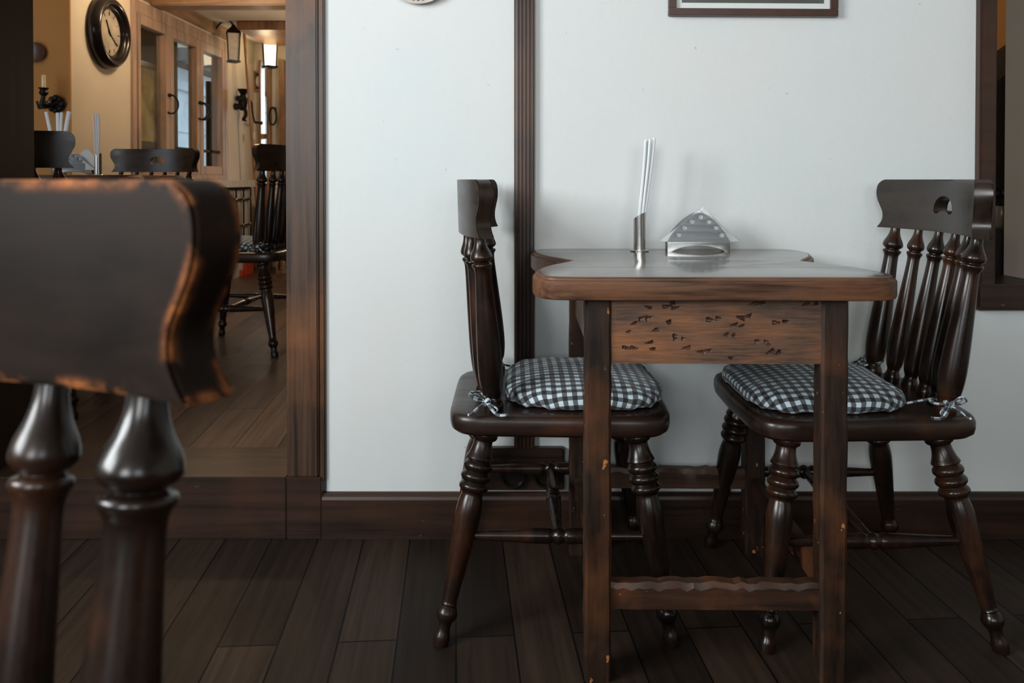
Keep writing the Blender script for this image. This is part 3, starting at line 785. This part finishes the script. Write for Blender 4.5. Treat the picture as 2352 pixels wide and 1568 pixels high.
# wall behind the camera with two windows
WINS = [(-1.75,-.55),(.35,1.45)]
zs0, zs1 = 1.1, 2.38
lst = [(-2.4,WINS[0][0],-2.8,-2.7,0,CZ),(WINS[0][1],WINS[1][0],-2.8,-2.7,0,CZ),(WINS[1][1],3.1,-2.8,-2.7,0,CZ)]
for a, b in WINS: lst += [(a,b,-2.8,-2.7,0,zs0),(a,b,-2.8,-2.7,zs1,CZ)]
boxes('wall_front', lst, M['plaster_grey'], smooth=False)
for i, (a, b) in enumerate(WINS):
    m = (a+b)/2
    boxes('window_%d' % (i+4), [(a,a+.05,-2.79,-2.72,zs0,zs1),(b-.05,b,-2.79,-2.72,zs0,zs1),(a+.05,b-.05,-2.79,-2.72,zs0,zs0+.05),(a+.05,b-.05,-2.79,-2.72,zs1-.05,zs1),(m-.03,m+.03,-2.79,-2.72,zs0+.05,zs1-.05)], M['base'])

boxes('window_3', [(-2.41,-2.34,LW0,LW0+.05,1.15,2.38),(-2.41,-2.34,LW1-.05,LW1,1.15,2.38),(-2.41,-2.34,LW0+.05,LW1-.05,1.15,1.2),(-2.41,-2.34,LW0+.05,LW1-.05,2.33,2.38),(-2.41,-2.34,(LW0+LW1)/2-.03,(LW0+LW1)/2+.03,1.2,2.33)], M['base'])
boxes('shade_partition', [(-2.3,2.2,-.80,-.74,0,.86)], M['base'], .004)  # unseen partition added behind the camera to shade the floor and lower legs
# door posts, threshold, baseboards
bm = bmesh.new(); box(bm, DX1,-.505,2.092,2.325,.163,2.05,.004); box(bm, -.5055,-.488,2.098,2.2,.15,2.05,.004)
struct('trim_1', bm, M['post'])
bm = bmesh.new(); box(bm, DX1,-.498,2.0915,2.20,0,.1625,.002); struct('trim_2', bm, M['base'])
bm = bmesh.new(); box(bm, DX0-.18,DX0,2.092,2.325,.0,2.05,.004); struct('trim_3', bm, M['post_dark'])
bm = bmesh.new(); box(bm, DX0,DX1-.001,2.092,2.33,.0,.163,.003); struct('trim_4', bm, M['base'])
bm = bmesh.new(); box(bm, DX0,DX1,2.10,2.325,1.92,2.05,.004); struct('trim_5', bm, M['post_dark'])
def baseboard(name, x0, x1):
    bm = bmesh.new(); pr = [(2.1115,0),(2.0935,0),(2.0935,.102),(2.097,.108),(2.0975,.112),(2.1035,.118),(2.1115,.1195)]
    A = [bm.verts.new((x0,y,z)) for y, z in pr]; B = [bm.verts.new((x1,y,z)) for y, z in pr]; n = len(pr)
    for i in range(n): bm.faces.new((A[i],A[(i+1)%n],B[(i+1)%n],B[i]))
    bm.faces.new(A[::-1]); bm.faces.new(B); struct(name, bm, M['base'], angle=25)
baseboard('baseboard_back', -.4975, 3.0)
# reeded upright on the wall
bm = bmesh.new(); x0, x1 = P(1181,0,2.1).x, P(1227,0,2.1).x; pr = [(x0,2.1105),(x0,2.094),(x0+.003,2.091)]
for k in range(4):
    g = x0+.0115+k*.0098; pr += [(g-.0022,2.0905),(g-.0008,2.0945),(g+.0008,2.0945),(g+.0022,2.0905)]
pr += [(x1-.003,2.091),(x1,2.094),(x1,2.1105)]
A = [bm.verts.new((x,y,.24)) for x, y in pr]; B = [bm.verts.new((x,y,CZ)) for x, y in pr]; n = len(pr)
for i in range(n): bm.faces.new((A[i],A[(i+1)%n],B[(i+1)%n],B[i]))
bm.faces.new(A[::-1]); bm.faces.new(B); struct('trim_6', bm, M['trim'], smooth=False)
# socket board at its foot
c0, c1 = P(1102,1028,2.1), P(1295,1125,2.1)
sb = thing('socket_board', 'dark wooden board with two round sockets low on the white wall', 'socket', ((c0.x+c1.x)/2, 2.1, (c0.z+c1.z)/2))
w, h = (c1.x-c0.x)/2, (c0.z-c1.z)/2
bm = bmesh.new(); box(bm, -w, w, -.014, .0095, -h, h, .003); obj('board', bm, M['base'], sb)
for cx in (-.022, .063):
    bm = bmesh.new(); lathe(bm, (cx,-.013,-.012), (cx,-.030,-.012), [(0,.0345),(.5,.0345),(.85,.0335),(1,.0305),(.98,.028),(.35,.026),(.35,.0)], 40, 1, caps=False); obj('socket', bm, M['brownplastic'], sb, angle=25)

# wall opening on the right: frame, sill, pier reveal and what stands behind it
bm = bmesh.new(); box(bm, 1.212,1.256,2.085,2.30,.66,1.82,.006); struct('trim_7', bm, M['base'])
bm = bmesh.new(); box(bm, 1.207,1.62,2.082,2.34,.600,.668,.006); struct('trim_8', bm, M['base'])
boxes('trim_9', [(1.405,1.4255,2.112,2.298,.662,1.749)], M['plaster_grey'])
# ------------------------------------------------------------------ shell: back room
BX = -2.30; CB = 2.15
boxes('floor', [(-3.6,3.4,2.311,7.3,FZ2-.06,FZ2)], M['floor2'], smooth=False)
boxes('ceiling', [(-3.6,3.4,2.311,7.4,CB,CB+.06)], M['ceil'], smooth=False)
wz0, wz1 = .965, 1.99; wy0, wy1 = 4.885, 6.46
boxes('wall_far_left', [(BX-.22,BX,4.212,wy0,FZ2,CB),(BX-.22,BX,wy0,wy1,FZ2,wz0),(BX-.22,BX,wy0,wy1,wz1,CB),(BX-.05,BX,wy1,7.3,FZ2,CB)], M['plaster_warm'], smooth=False)
boxes('wall_side', [(-3.6,BX,4.20,4.212,FZ2,CB),(-3.6,-3.5,2.31,4.2,FZ2,CB)], M['plaster_amber'], smooth=False)
boxes('wall_right_far', [(3.4,3.5,2.3,7.3,FZ2,CB),(1.55,3.4,4.10,4.2,FZ2,CB)], M['plaster_amber'], smooth=False)
dx0, dx1 = P(601,0,7.2).x, P(650,0,7.2).x
boxes('wall_far', [(BX-.2,dx0,7.2,7.3,FZ2,CB),(dx0,dx1,7.2,7.3,2.0,CB),(dx1,3.4,7.2,7.3,FZ2,CB)], M['plaster_warm'], smooth=False)
# beams
def beam(name, x0,x1,y0,y1,z0,z1, m='warmwood_y'):
    bm = bmesh.new(); box(bm, x0,x1,y0,y1,z0,z1,.008); return struct(name, bm, M[m])
beam('trim_10', BX, BX+.02, 4.6, 6.62, 2.055, CB, 'warmwood_y')
beam('trim_11', BX, 3.3, 5.12, 5.28, 2.044, CB)
beam('trim_12', BX+.2, 3.3, 6.15, 6.9, 2.08, CB, 'warmwood')
# casement window along the left wall: three sashes with ring handles
wf = thing('window_1', 'casement window', 'window'); del wf['label']; del wf['category']; wf['kind'] = 'structure'
bm = bmesh.new()
box(bm, BX-.10,BX+.015,wy0-.02,wy0+.03,wz0-.03,wz1+.05,.003); box(bm, BX-.10,BX+.015,wy1-.03,wy1+.03,wz0-.03,wz1+.05,.003)
box(bm, BX-.10,BX+.012,wy0+.03,wy1-.03,wz1-.03,wz1+.05,.003); box(bm, BX-.10,BX+.03,wy0+.03,wy1-.03,wz0-.05,wz0+.01,.003)
obj('window_frame', bm, M['paintwood'], wf)
sash = [(4.93,5.385),(5.39,5.905),(5.91,6.42)]
for k, (a, b) in enumerate(sash):
    s_ = .062; bm = bmesh.new(); x0, x1 = BX-.045, BX+.018
    box(bm, x0,x1,a,a+s_*(.6 if k == 0 else 1),wz0+.01,wz1-.03,.003); box(bm, x0,x1,b-s_,b,wz0+.01,wz1-.03,.003)
    box(bm, x0,x1-.002,a+s_*.6,b-s_,wz0+.01,wz0+.075,.003); box(bm, x0,x1-.002,a+s_*.6,b-s_,wz1-.095,wz1-.03,.003)
    so = obj('sash', bm, M['paintwood'], wf)
    bm = bmesh.new(); box(bm, BX-.022,BX-.018,a+.03,b-.03,wz0+.05,wz1-.07); obj('pane', bm, M['glass'], so, smooth=False)
    if k > 0:
        bm = bmesh.new(); box(bm, BX-.040,BX-.005,a+.05,b-.05,1.145,1.165,.002)
        if k == 2: box(bm, BX-.040,BX-.005,a+.25,a+.285,wz0+.07,wz1-.3,.002)
        obj('glazing_bar', bm, M['dark'], so)
    for yy in ([b-.02] if k == 0 else ([b-.02] if k == 1 else [a+.022])):
        bm = bmesh.new(); pts = [(BX+.022+.012, yy+.040*math.sin(i*PI/12)*1.0, 1.44+.058*math.cos(i*PI/12)) for i in range(24)]
        pts = [(BX+.032+.034*math.sin(i*PI/12), yy+.034*math.sin(i*PI/12), 1.44+.062*math.cos(i*PI/12)) for i in range(24)]
        tube(bm, pts, .0062, 10, closed=True); lathe(bm, (BX+.015,yy,1.50),(BX+.035,yy,1.50),[(0,.014),(1,.010)],16,1)
        obj('ring_handle', bm, M['iron'], so)
# reflection in the first sash's pane, built as an added dark recess with a picture
boxes('reflection_recess', [(BX-.34,BX-.30,4.70,6.13,wz0-.1,wz1+.1),(BX-.30,BX-.24,6.09,6.13,wz0-.1,wz1+.1),(BX-.30,BX-.22,4.7,4.8,wz0-.1,wz1+.1)], M['dark'], smooth=False)
pf = thing('reflected_painting', 'gold-toned painting in a black frame standing in for a reflection in the first window pane', 'picture', (BX-.296, 5.70, 1.47))
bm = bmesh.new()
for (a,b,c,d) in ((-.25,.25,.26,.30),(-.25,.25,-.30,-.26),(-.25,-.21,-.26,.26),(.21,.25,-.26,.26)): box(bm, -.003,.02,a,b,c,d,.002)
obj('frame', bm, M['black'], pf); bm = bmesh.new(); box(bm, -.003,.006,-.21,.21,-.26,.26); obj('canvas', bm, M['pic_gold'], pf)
# outside: pavement and a pale facade across the street
bm = bmesh.new(); box(bm, -9,-8.8,6,40,-.5,3.9); box(bm, -8.82,-8.70,6,40,3.30,3.55); box(bm,-8.8,-8.76,6,40,2.2,2.3); struct('wall_outside', bm, M['facade'], smooth=False)
bm = bmesh.new(); box(bm, -9.2,-8.3,6,40,3.9,7.5); struct('wall_eaves', bm, M['dark'], smooth=False)
bm = bmesh.new(); box(bm, -9,-3.6,2,40,-.2,-.1); box(bm,-3,6,7.5,24,-.2,-.1); struct('floor_outside', bm, M['plaster_grey'], smooth=False)
# far door
d1 = thing('door_1', 'x', 'door'); del d1['label']; del d1['category']; d1['kind'] = 'structure'
bm = bmesh.new(); a, b = dx0, dx1
g0, g1 = P(603,0,7.2).x, P(617,0,7.2).x
box(bm, a-.01,g0,7.16,7.24,FZ2,2.0,.003); box(bm, g1,g1+.035,7.14,7.24,FZ2,2.0,.003); box(bm, b-.02,b+.03,7.14,7.24,FZ2,2.0,.003)
box(bm, g0,g1,7.16,7.24,1.30,1.345,.003); box(bm,g0,g1,7.16,7.24,FZ2,.9,.003)
obj('door_frame', bm, M['warmwood'], d1)
bm = bmesh.new(); box(bm, g1+.035,b-.02,7.19,7.21,FZ2,2.0,.002); obj('door_leaf', bm, M['plaster_grey'], d1)
bm = bmesh.new(); hc = P(627,267,7.1); tube(bm, [(hc.x+.032*math.sin(i*PI/12), 7.10, hc.z+.075*math.cos(i*PI/12)) for i in range(24)], .008, 10, closed=True); lathe(bm,(hc.x,7.10,hc.z+.075),(hc.x,7.19,hc.z+.075),[(0,.01),(1,.01)],12,1); obj('ring_handle', bm, M['iron'], d1)
bm = bmesh.new(); box(bm, g0,g1,7.21,7.214,.9,2.0); obj('pane', bm, M['glass'], d1, smooth=False)

# clock on the left wall
cc = Vector((BX+.004, 4.56, EYE+(412-76)/F*4.56))
ck = thing('wall_clock', 'round dark-rimmed wall clock on the cream back room wall', 'clock', cc)
def xl(bm, x0, x1, pr, n=64, sm=3, cy=0, cz=0): lathe(bm, (x0,cy,cz), (x1,cy,cz), pr, n, sm)
bm = bmesh.new(); R = .205
prof = [(.0,R*.97),(.15,R),(.5,R*.985),(.8,R*.93),(.98,R*.87),(1.0,R*.82),(.9,R*.76),(.7,R*.735),(.62,R*.70),(.66,R*.665),(.62,R*.645),(.35,R*.63),(.3,R*.61)]
lathe(bm, (0,0,0), (.062,0,0), prof, 72, 2, caps=False); obj('rim', bm, M['black'], ck)
bm = bmesh.new(); lathe(bm, (.0,0,0), (.021,0,0), [(0,R*.66),(1,R*.66)], 64, 1); fc = obj('dial', bm, M['clock_face'], ck)
for k in range(12):
    bm = bmesh.new(); a = k*PI/6; r0, r1 = R*.47, R*.58
    p0 = Vector((.0215, math.sin(a)*r0, math.cos(a)*r0)); p1 = Vector((.0215, math.sin(a)*r1, math.cos(a)*r1))
    tube(bm, [p0, p1], .0028 if k%3 else .0045, 6, flat=.4); obj('hour_mark', bm, M['iron'], ck)
for (a, l, w) in ((-.5,.075,.004),(2.2,.105,.003)):
    bm = bmesh.new(); tube(bm, [(.024,-math.sin(a)*.02,-math.cos(a)*.02),(.024,math.sin(a)*l,math.cos(a)*l)], w, 8, flat=.4); lathe(bm,(.022,0,0),(.027,0,0),[(0,.008),(1,.007)],16,1); obj('hand', bm, M['iron'], ck)
# sconce and plate on the amber wall (y = 4.2)
def W(px, py, D=4.2): return P(px, py, D)
sc = thing('candle_sconce', 'black iron candle sconce with a pale candle on the amber wall', 'sconce', (W(128,240).x, 4.2, W(128,240).z))
def rel(px, py, dy): p = W(px,py,4.2+dy); return (p.x-sc.location.x, dy, p.z-sc.location.z)
bm = bmesh.new(); q = rel(134,240,0); lathe(bm, (q[0],0,q[2]), (q[0],-.018,q[2]), [(0,.040),(.4,.042),(.7,.030),(1,.012)], 24, 1)
for k in range(8):
    a = k*PI/4; c = Vector((q[0]+.030*math.cos(a), -.012, q[2]+.032*math.sin(a))); lathe(bm, c, c+Vector((0,-.016,0)), [(0,.016),(.5,.017),(1,.008)], 12, 1)
obj('wall_rosette', bm, M['iron'], sc)
bm = bmesh.new(); tube(bm, catmull([(q[0],-.02,q[2]),(q[0]-.03,-.07,q[2]-.02),rel(102,242,-.10),rel(98,236,-.11),rel(101,226,-.11),rel(102,216,-.11)],5), .011, 10)
tube(bm, catmull([rel(102,244,-.10),rel(92,248,-.10),rel(90,240,-.1),rel(87,233,-.1)],4), .008, 8); tube(bm, catmull([rel(104,240,-.10),rel(112,236,-.08),rel(118,243,-.06)],4), .012, 8)
obj('arm', bm, M['iron'], sc)
bm = bmesh.new(); a = Vector(rel(102,222,-.11)); lathe(bm, a, a+Vector((0,0,.044)), [(0,.008),(.2,.016),(.45,.022),(.75,.016),(.9,.022),(1,.026)], 24, 2); obj('cup', bm, M['iron'], sc)
bm = bmesh.new(); a = a+Vector((0,0,.040)); lathe(bm, a, a+Vector((0,0,.070)), [(0,.010),(.95,.009),(1,.005)], 16, 1); obj('candle', bm, M['candle'], sc)
pl = thing('hanging_plate', 'small brown plate on amber wall beside the dark doorpost', 'plate', (W(88,122).x, 4.2, W(88,122).z))
bm = bmesh.new(); lathe(bm, (0,0,0), (0,-.02,0), [(0,.025),(.2,.028),(1,.052),(.95,.050),(.4,.026),(.35,.001)], 36, 1, caps=False); obj('dish', bm, M['frame_brown'], pl)

# far wall fittings
def onleft(px, py):   # point on the long left wall plane
    D = (BX)*F/(px-1176.0); return Vector((BX, D, EYE+(HZ-py)/F*D))
gp = onleft(542, 240)
gr = thing('meat_grinder', 'black iron hand-cranked grinder mounted on the cream wall', 'grinder', gp)
bm = bmesh.new(); k = 6.7/F
def gl(dx, dz, out=.06): return (out+dx*k*.35, dx*k*1.15, -dz*k)    # dx,dz in units of picture size about the centre
lathe(bm, gl(2,-22), gl(2,-35), [(0,.022),(.3,.03),(1,.050)], 24, 1)
lathe(bm, gl(0,14), gl(1,-22), [(0,.022),(.2,.032),(.5,.038),(.7,.034),(1,.024)], 24, 2)
lathe(bm, gl(-16,-12), gl(16,-12), [(0,.022),(.2,.026),(.8,.024),(1,.014)], 20, 1)
obj('body', bm, M['iron'], gr)
bm = bmesh.new(); tube(bm, catmull([gl(-14,6,.02),gl(0,4),gl(8,12),gl(9,24),gl(2,34)],4), .015, 10); tube(bm, [gl(0,36),gl(10,37)], .009, 8); lathe(bm,(0,-.02,-.02),(.06,-.02,-.02),[(0,.03),(1,.02)],16,1); obj('clamp', bm, M['iron'], gr)
bm = bmesh.new(); tube(bm, catmull([gl(14,-14),gl(20,-8,.08),gl(22,10,.08),gl(27,30,.08),gl(30,36,.08)],5), .008, 10); tube(bm, [gl(28,38,.08),gl(42,39,.10)], .013, 10); lathe(bm, gl(42,39,.10), gl(47,39,.10), [(0,.008),(.5,.016),(1,.008)], 12, 1); obj('crank', bm, M['iron'], gr)
tg = thing('paper_tag', 'small pale tag hanging on a string below the grinder crank', 'tag', gp+Vector(gl(24,70,.09)))
bm = bmesh.new(); box(bm, -.003,.003,-.022,.022,-.032,.032,.002); obj('card', bm, M['tagpaper'], tg)
bm = bmesh.new(); tube(bm, [(0,0,.03),(0,0,.115)], .0015, 6); obj('string', bm, M['tagpaper'], tg)
# leaning pole
a, b = P(561,52,6.6), P(586,420,6.75)
b = P(600, 600, 6.8); b.z = FZ2+.002
bm = bmesh.new(); tube(bm, [a, b], .012, 12); o = obj('wooden_pole', bm, M['warmwood']); tag(o, 'thin wooden pole leaning in the corner beside the grinder', 'pole')
# small framed picture on far wall
c = P(593,187,7.19); sp_ = thing('small_picture', 'tiny brown-framed oval picture left of the bright far door', 'picture', (c.x, 7.2, c.z))
bm = bmesh.new(); w, h = .034, .092
for (x0,x1,z0,z1) in ((-w,w,h-.02,h),(-w,w,-h,-h+.02),(-w,-w+.014,-h+.02,h-.02),(w-.014,w,-h+.02,h-.02)): box(bm, x0,x1,-.02,0,z0,z1,.002)
obj('frame', bm, M['warmwood'], sp_); bm = bmesh.new(); box(bm, -w+.013,w-.013,-.008,0,-h+.019,h-.019); obj('backing', bm, M['frame_brown'], sp_)
bm = bmesh.new(); lathe(bm,(0,-.008,0),(0,-.012,0),[(0,.02),(1,.019)],32,1); bmesh.ops.scale(bm, vec=(.85,1,2.4), verts=bm.verts); obj('oval_print', bm, M['ceramic'], sp_)
# lanterns
def lantern(name, label, loc, s, lit, side):
    t = thing(name, label, 'lantern', loc, 0, 'black wall lanterns'); t.scale = (s,)*3
    bm = bmesh.new()
    # roof
    for (z0,z1,r0,r1) in ((.125,.155,.092,.070),(.155,.185,.066,.030),(.185,.205,.028,.022)):
        lathe(bm,(0,0,z0),(0,0,z1),[(0,r0),(1,r1)],4,1)
    bmesh.ops.rotate(bm, cent=(0,0,0), matrix=Matrix.Rotation(PI/4+.35,3,'Z'), verts=bm.verts); obj('roof', bm, M['iron'], t)
    bm = bmesh.new(); R3 = Matrix.Rotation(.35,3,'Z')
    for sx in (-1,1):
        for sy in (-1,1):
            p0 = R3@Vector((sx*.044,sy*.044,-.12)); p1 = R3@Vector((sx*.056,sy*.056,.125)); tube(bm,[p0,p1],.005,8)
    lathe(bm,(0,0,-.135),(0,0,-.118),[(0,.060),(1,.068)],4,1); obj('cage', bm, M['iron'], t)
    bm = bmesh.new(); lathe(bm,(0,0,-.118),(0,0,.124),[(0,.055),(1,.070)],4,1)
    bmesh.ops.rotate(bm, cent=(0,0,0), matrix=Matrix.Rotation(PI/4+.35,3,'Z'), verts=bm.verts); obj('glass', bm, M['lamp'] if lit else M['lamp_off'], t, smooth=False)
    bm = bmesh.new(); tube(bm, catmull([(0,0,.20),(side*.03,0,.235),(side*.10,.02,.24),(side*.16,.03,.19),(side*.19,.03,.12)],5), .008, 10); obj('bracket', bm, M['iron'], t)
    return t
lp = P(621,118,6.9); lantern('wall_lantern', 'glowing black lantern with frosted panes beyond the doorway', lp, 1.08, True, -1)
lp2 = P(538,110,6.2); lantern('wall_lantern', 'unlit lantern fixed to wall at the end of the window row', lp2, .85, False, -1)
# ledge and rack under the window, brick stand by the doorway edge
boxes('trim_14', [(BX,BX+.16,4.9,6.75,.88,.935),(BX,BX+.10,4.9,6.75,FZ2,.88)], M['whitepaint'])
def rack(name, label, origin, wv, n, m_, hgt, lvls):
    t = thing(name, label, 'rack', origin, 0, 'black iron wall racks'); bm = bmesh.new(); wv = Vector(wv)
    for i in range(n): tube(bm, [wv*i/(n-1), wv*i/(n-1)+Vector((0,0,-hgt))], .007, 8)
    for z in lvls: tube(bm, [Vector((0,0,z)), wv+Vector((0,0,z))], .007, 8)
    obj('bars', bm, M['iron'], t)
    for i in range(n):
        for z in lvls[1:]:
            bm = bmesh.new(); lathe(bm, wv*i/(n-1)+Vector((0,-.005,z)), wv*i/(n-1)+Vector((0.0,-.03,z)), [(0,.008),(.5,.016),(1,.006)], 12, 1); obj('knob', bm, M['steel'], t)
    return t
rack('iron_rack', 'black iron rack with bright knobs below the window ledge', (BX+.125,6.0,.87), (0,.7,0), 5, 0, .42, (0,-.09,-.3))
bs = thing('brick_stand', 'low brick stand with white top beyond the doorway edge', 'stand', (P(652,0,6.6).x, 6.65, FZ2))
bm = bmesh.new(); box(bm, -.085,.35,0,.35,0,.56,.004); obj('brick_body', bm, M['brick'], bs); bm = bmesh.new(); box(bm, -.095,.36,-.01,.36,.56,.76,.006); obj('white_top', bm, M['ceramic'], bs)
rack('iron_rack', 'black iron rack standing before the brick stand', (P(640,0,6.6).x,6.60,.90), (.25,0,0), 5, 0, .70, (0,-.09,-.25,-.42,-.6))
# red crate, yellow dial
rb = thing('red_crate', 'small grey and red crate on the floor beyond the chair', 'crate', (P(553,0,6.6).x, 6.6, FZ2))
bm = bmesh.new(); box(bm, -.09,.05,-.1,.1,0,.14,.006); obj('body', bm, M['label'], rb); bm = bmesh.new(); box(bm, .052,.07,-.1,.1,0,.15,.004); box(bm,-.095,.052,-.112,-.102,0,.05,.003); obj('red_panel', bm, M['red'], rb)
yd = onleft(553,522)-Vector((.003,0,0)); yt = thing('yellow_reel', 'small yellow round reel low on the back wall', 'reel', yd)
bm = bmesh.new(); lathe(bm,(0,0,0),(.05,0,0),[(0,.045),(.2,.062),(.8,.062),(1,.045)],28,1); obj('rim', bm, M['iron'], yt); bm = bmesh.new(); lathe(bm,(.05,0,0),(.056,0,0),[(0,.042),(1,.04)],28,1); obj('disc', bm, M['yellow'], yt)

# plate and picture high on the main wall
pp = thing('wall_plate', 'round pale china plate hung at the top of the white wall', 'plate', (P(962,0,2.1).x, 2.11, P(0,12,2.1).z+.098))
bm = bmesh.new(); lathe(bm, (0,0,0), (0,-.022,0), [(0,.045),(.15,.05),(.9,.096),(1,.098),(.92,.094),(.25,.05),(.22,.001)], 64, 1, caps=False); obj('dish', bm, M['ceramic'], pp)
bm = bmesh.new()
for k in range(44):
    a = 2*PI*k/44; lathe(bm, (.086*math.cos(a),-.017,.086*math.sin(a)), (.086*math.cos(a),-.0215,.086*math.sin(a)), [(0,.0055),(.6,.0045),(1,.002)], 10, 1)
obj('beaded_rim', bm, M['jar'], pp)
f0, f1 = P(1535,38,2.095), P(1922,38,2.095); W_ = (f1.x-f0.x); H_ = .34
fp = thing('framed_picture', 'brown framed picture hanging at the top of the white wall', 'picture', ((f0.x+f1.x)/2, 2.11, f0.z)); fp.rotation_euler = (0, math.radians(.35), 0)
bm = bmesh.new(); w = W_/2; e = .019
for (x0,x1,z0,z1) in ((-w,w,0,e),(-w,w,H_-e,H_),(-w,-w+e,e,H_-e),(w-e,w,e,H_-e)): box(bm, x0,x1,-.020,-.001,z0,z1,.0015)
obj('frame', bm, M['frame_brown'], fp); bm = bmesh.new(); box(bm, -w+e-.001,w-e+.001,-.010,-.001,e-.001,H_-e); obj('mat_board', bm, M['mat_board'], fp)
bm = bmesh.new(); box(bm, -w+e+.0155,w-e-.0155,-.0108,-.009,e+.0155,H_-e-.0155); obj('print', bm, M['pic_grey'], fp, smooth=False)

# behind the wall opening
c = P(2300,0,2.62)
cb = thing('dark_cupboard', 'dark cupboard with sloping top seen through the wall opening', 'cupboard', (1.62, 2.60, FZ2))
bm = bmesh.new(); pts = [(-.13,0),(.40,0),(.40,1.42),(-.13,1.03)]
A = [bm.verts.new((x,.05,z)) for x, z in pts]; B = [bm.verts.new((x,.40,z)) for x, z in pts]
for i in range(4): bm.faces.new((A[i],A[(i+1)%4],B[(i+1)%4],B[i]))
bm.faces.new(A[::-1]); bm.faces.new(B); obj('body', bm, M['dark'], cb, smooth=False)
bm = bmesh.new(); box(bm, -.30,.30,-.24,.045,.0,.635,.004); obj('shelf', bm, M['post_dark'], cb, smooth=False)
jp = (P(2301,0,2.47).x, 2.47, .7935)
jr = thing('ceramic_jar', 'brown-grey jar with a shiny black cover in the wall opening', 'jar', jp)
bm = bmesh.new(); lathe(bm,(0,0,0),(0,0,.068),[(0,.022),(.05,.026),(.5,.031),(.85,.028),(1,.026)],32,2); obj('body', bm, M['jar'], jr)
bm = bmesh.new(); r = random.Random(2)
lathe(bm,(0,0,.066),(0,0,.085),[(0,.028),(.5,.029),(1,.022)],24,1)
for k in range(16):
    a = r.uniform(0,2*PI); q = Vector((.016*math.cos(a), .016*math.sin(a), .088+r.uniform(0,.030))); lathe(bm, q, q+Vector((r.uniform(-.012,.012),r.uniform(-.012,.012),r.uniform(.002,.012))), [(0,.004),(.5,.010),(1,.003)], 7, 1)
obj('cover', bm, M['shiny_black'], jr, smooth=False)

# ------------------------------------------------------------------ light
def area(name, loc, rot, sx, sy, e, col, shape='RECTANGLE', spread=None):
    l = bpy.data.lights.new(name, 'AREA'); l.shape = shape; l.size = sx; l.size_y = sy; l.energy = e; l.color = col
    if spread: l.spread = spread
    o = bpy.data.objects.new(name, l); COL.objects.link(o); o.location = loc; o.rotation_euler = rot; return o
def point(name, loc, e, col, r=.04):
    l = bpy.data.lights.new(name, 'POINT'); l.energy = e; l.color = col; l.shadow_soft_size = r
    o = bpy.data.objects.new(name, l); COL.objects.link(o); o.location = loc; return o
DAY = (.95,.98,.98)
area('window_daylight_rear', (-1.15,-2.83,1.78), (PI/2,0,0), 1.2, 1.3, 80, DAY)
area('window_daylight_side', (-2.45,-.15,1.75), (0,-PI/2,0), 1.3, 1.65, 150, DAY)
area('window_daylight_right', (.90,-2.83,1.62), (PI/2,0,0), 1.1, 1.3, 24, DAY)
area('far_door_daylight', ((g0+g1)/2,7.35,1.4), (-PI/2,0,0), .08, 1.1, 3, DAY)
point('lantern_bulb', (lp.x+.05,lp.y-.30,lp.z-.10), 1.6, (1,.72,.42), .05)
point('back_ceiling_lamp', (-1.75,4.55,2.02), 15, (1,.74,.48), .06)
point('back_fill_far', (-1.0,5.9,1.5), 22, (1,.76,.52), .06)  # added warm fill, set low to brighten the back ceiling
point('back_ceiling_lamp_near', (-2.7,3.5,2.02), 1.7, (1,.62,.30), .06)
point('side_room_lamp', (2.3,3.4,1.95), 3, (1,.65,.32), .06)

w = bpy.data.worlds.new('World'); SC.world = w; w.use_nodes = True
bg = w.node_tree.nodes['Background']; bg.inputs[0].default_value = (.78,.88,1,1); bg.inputs[1].default_value = 2.4

# ------------------------------------------------------------------ camera
cam = bpy.data.cameras.new('camera'); co = bpy.data.objects.new('camera', cam); COL.objects.link(co)
pitch = .8
co.location = (0,0,EYE); co.rotation_euler = (math.radians(90-pitch),0,0)
cam.sensor_width = 36; cam.lens = 36*F/2352
cam.shift_y = -(784-HZ)/2352 + math.tan(math.radians(pitch))*F/2352
cam.clip_start = .02
cam.dof.use_dof = True; cam.dof.focus_distance = 1.75; cam.dof.aperture_fstop = 7.5
SC.camera = co
SC.view_settings.view_transform = 'Standard'; SC.view_settings.look = 'None'; SC.view_settings.exposure = 0.0; SC.view_settings.gamma = 1
SC.view_settings.use_curve_mapping = False
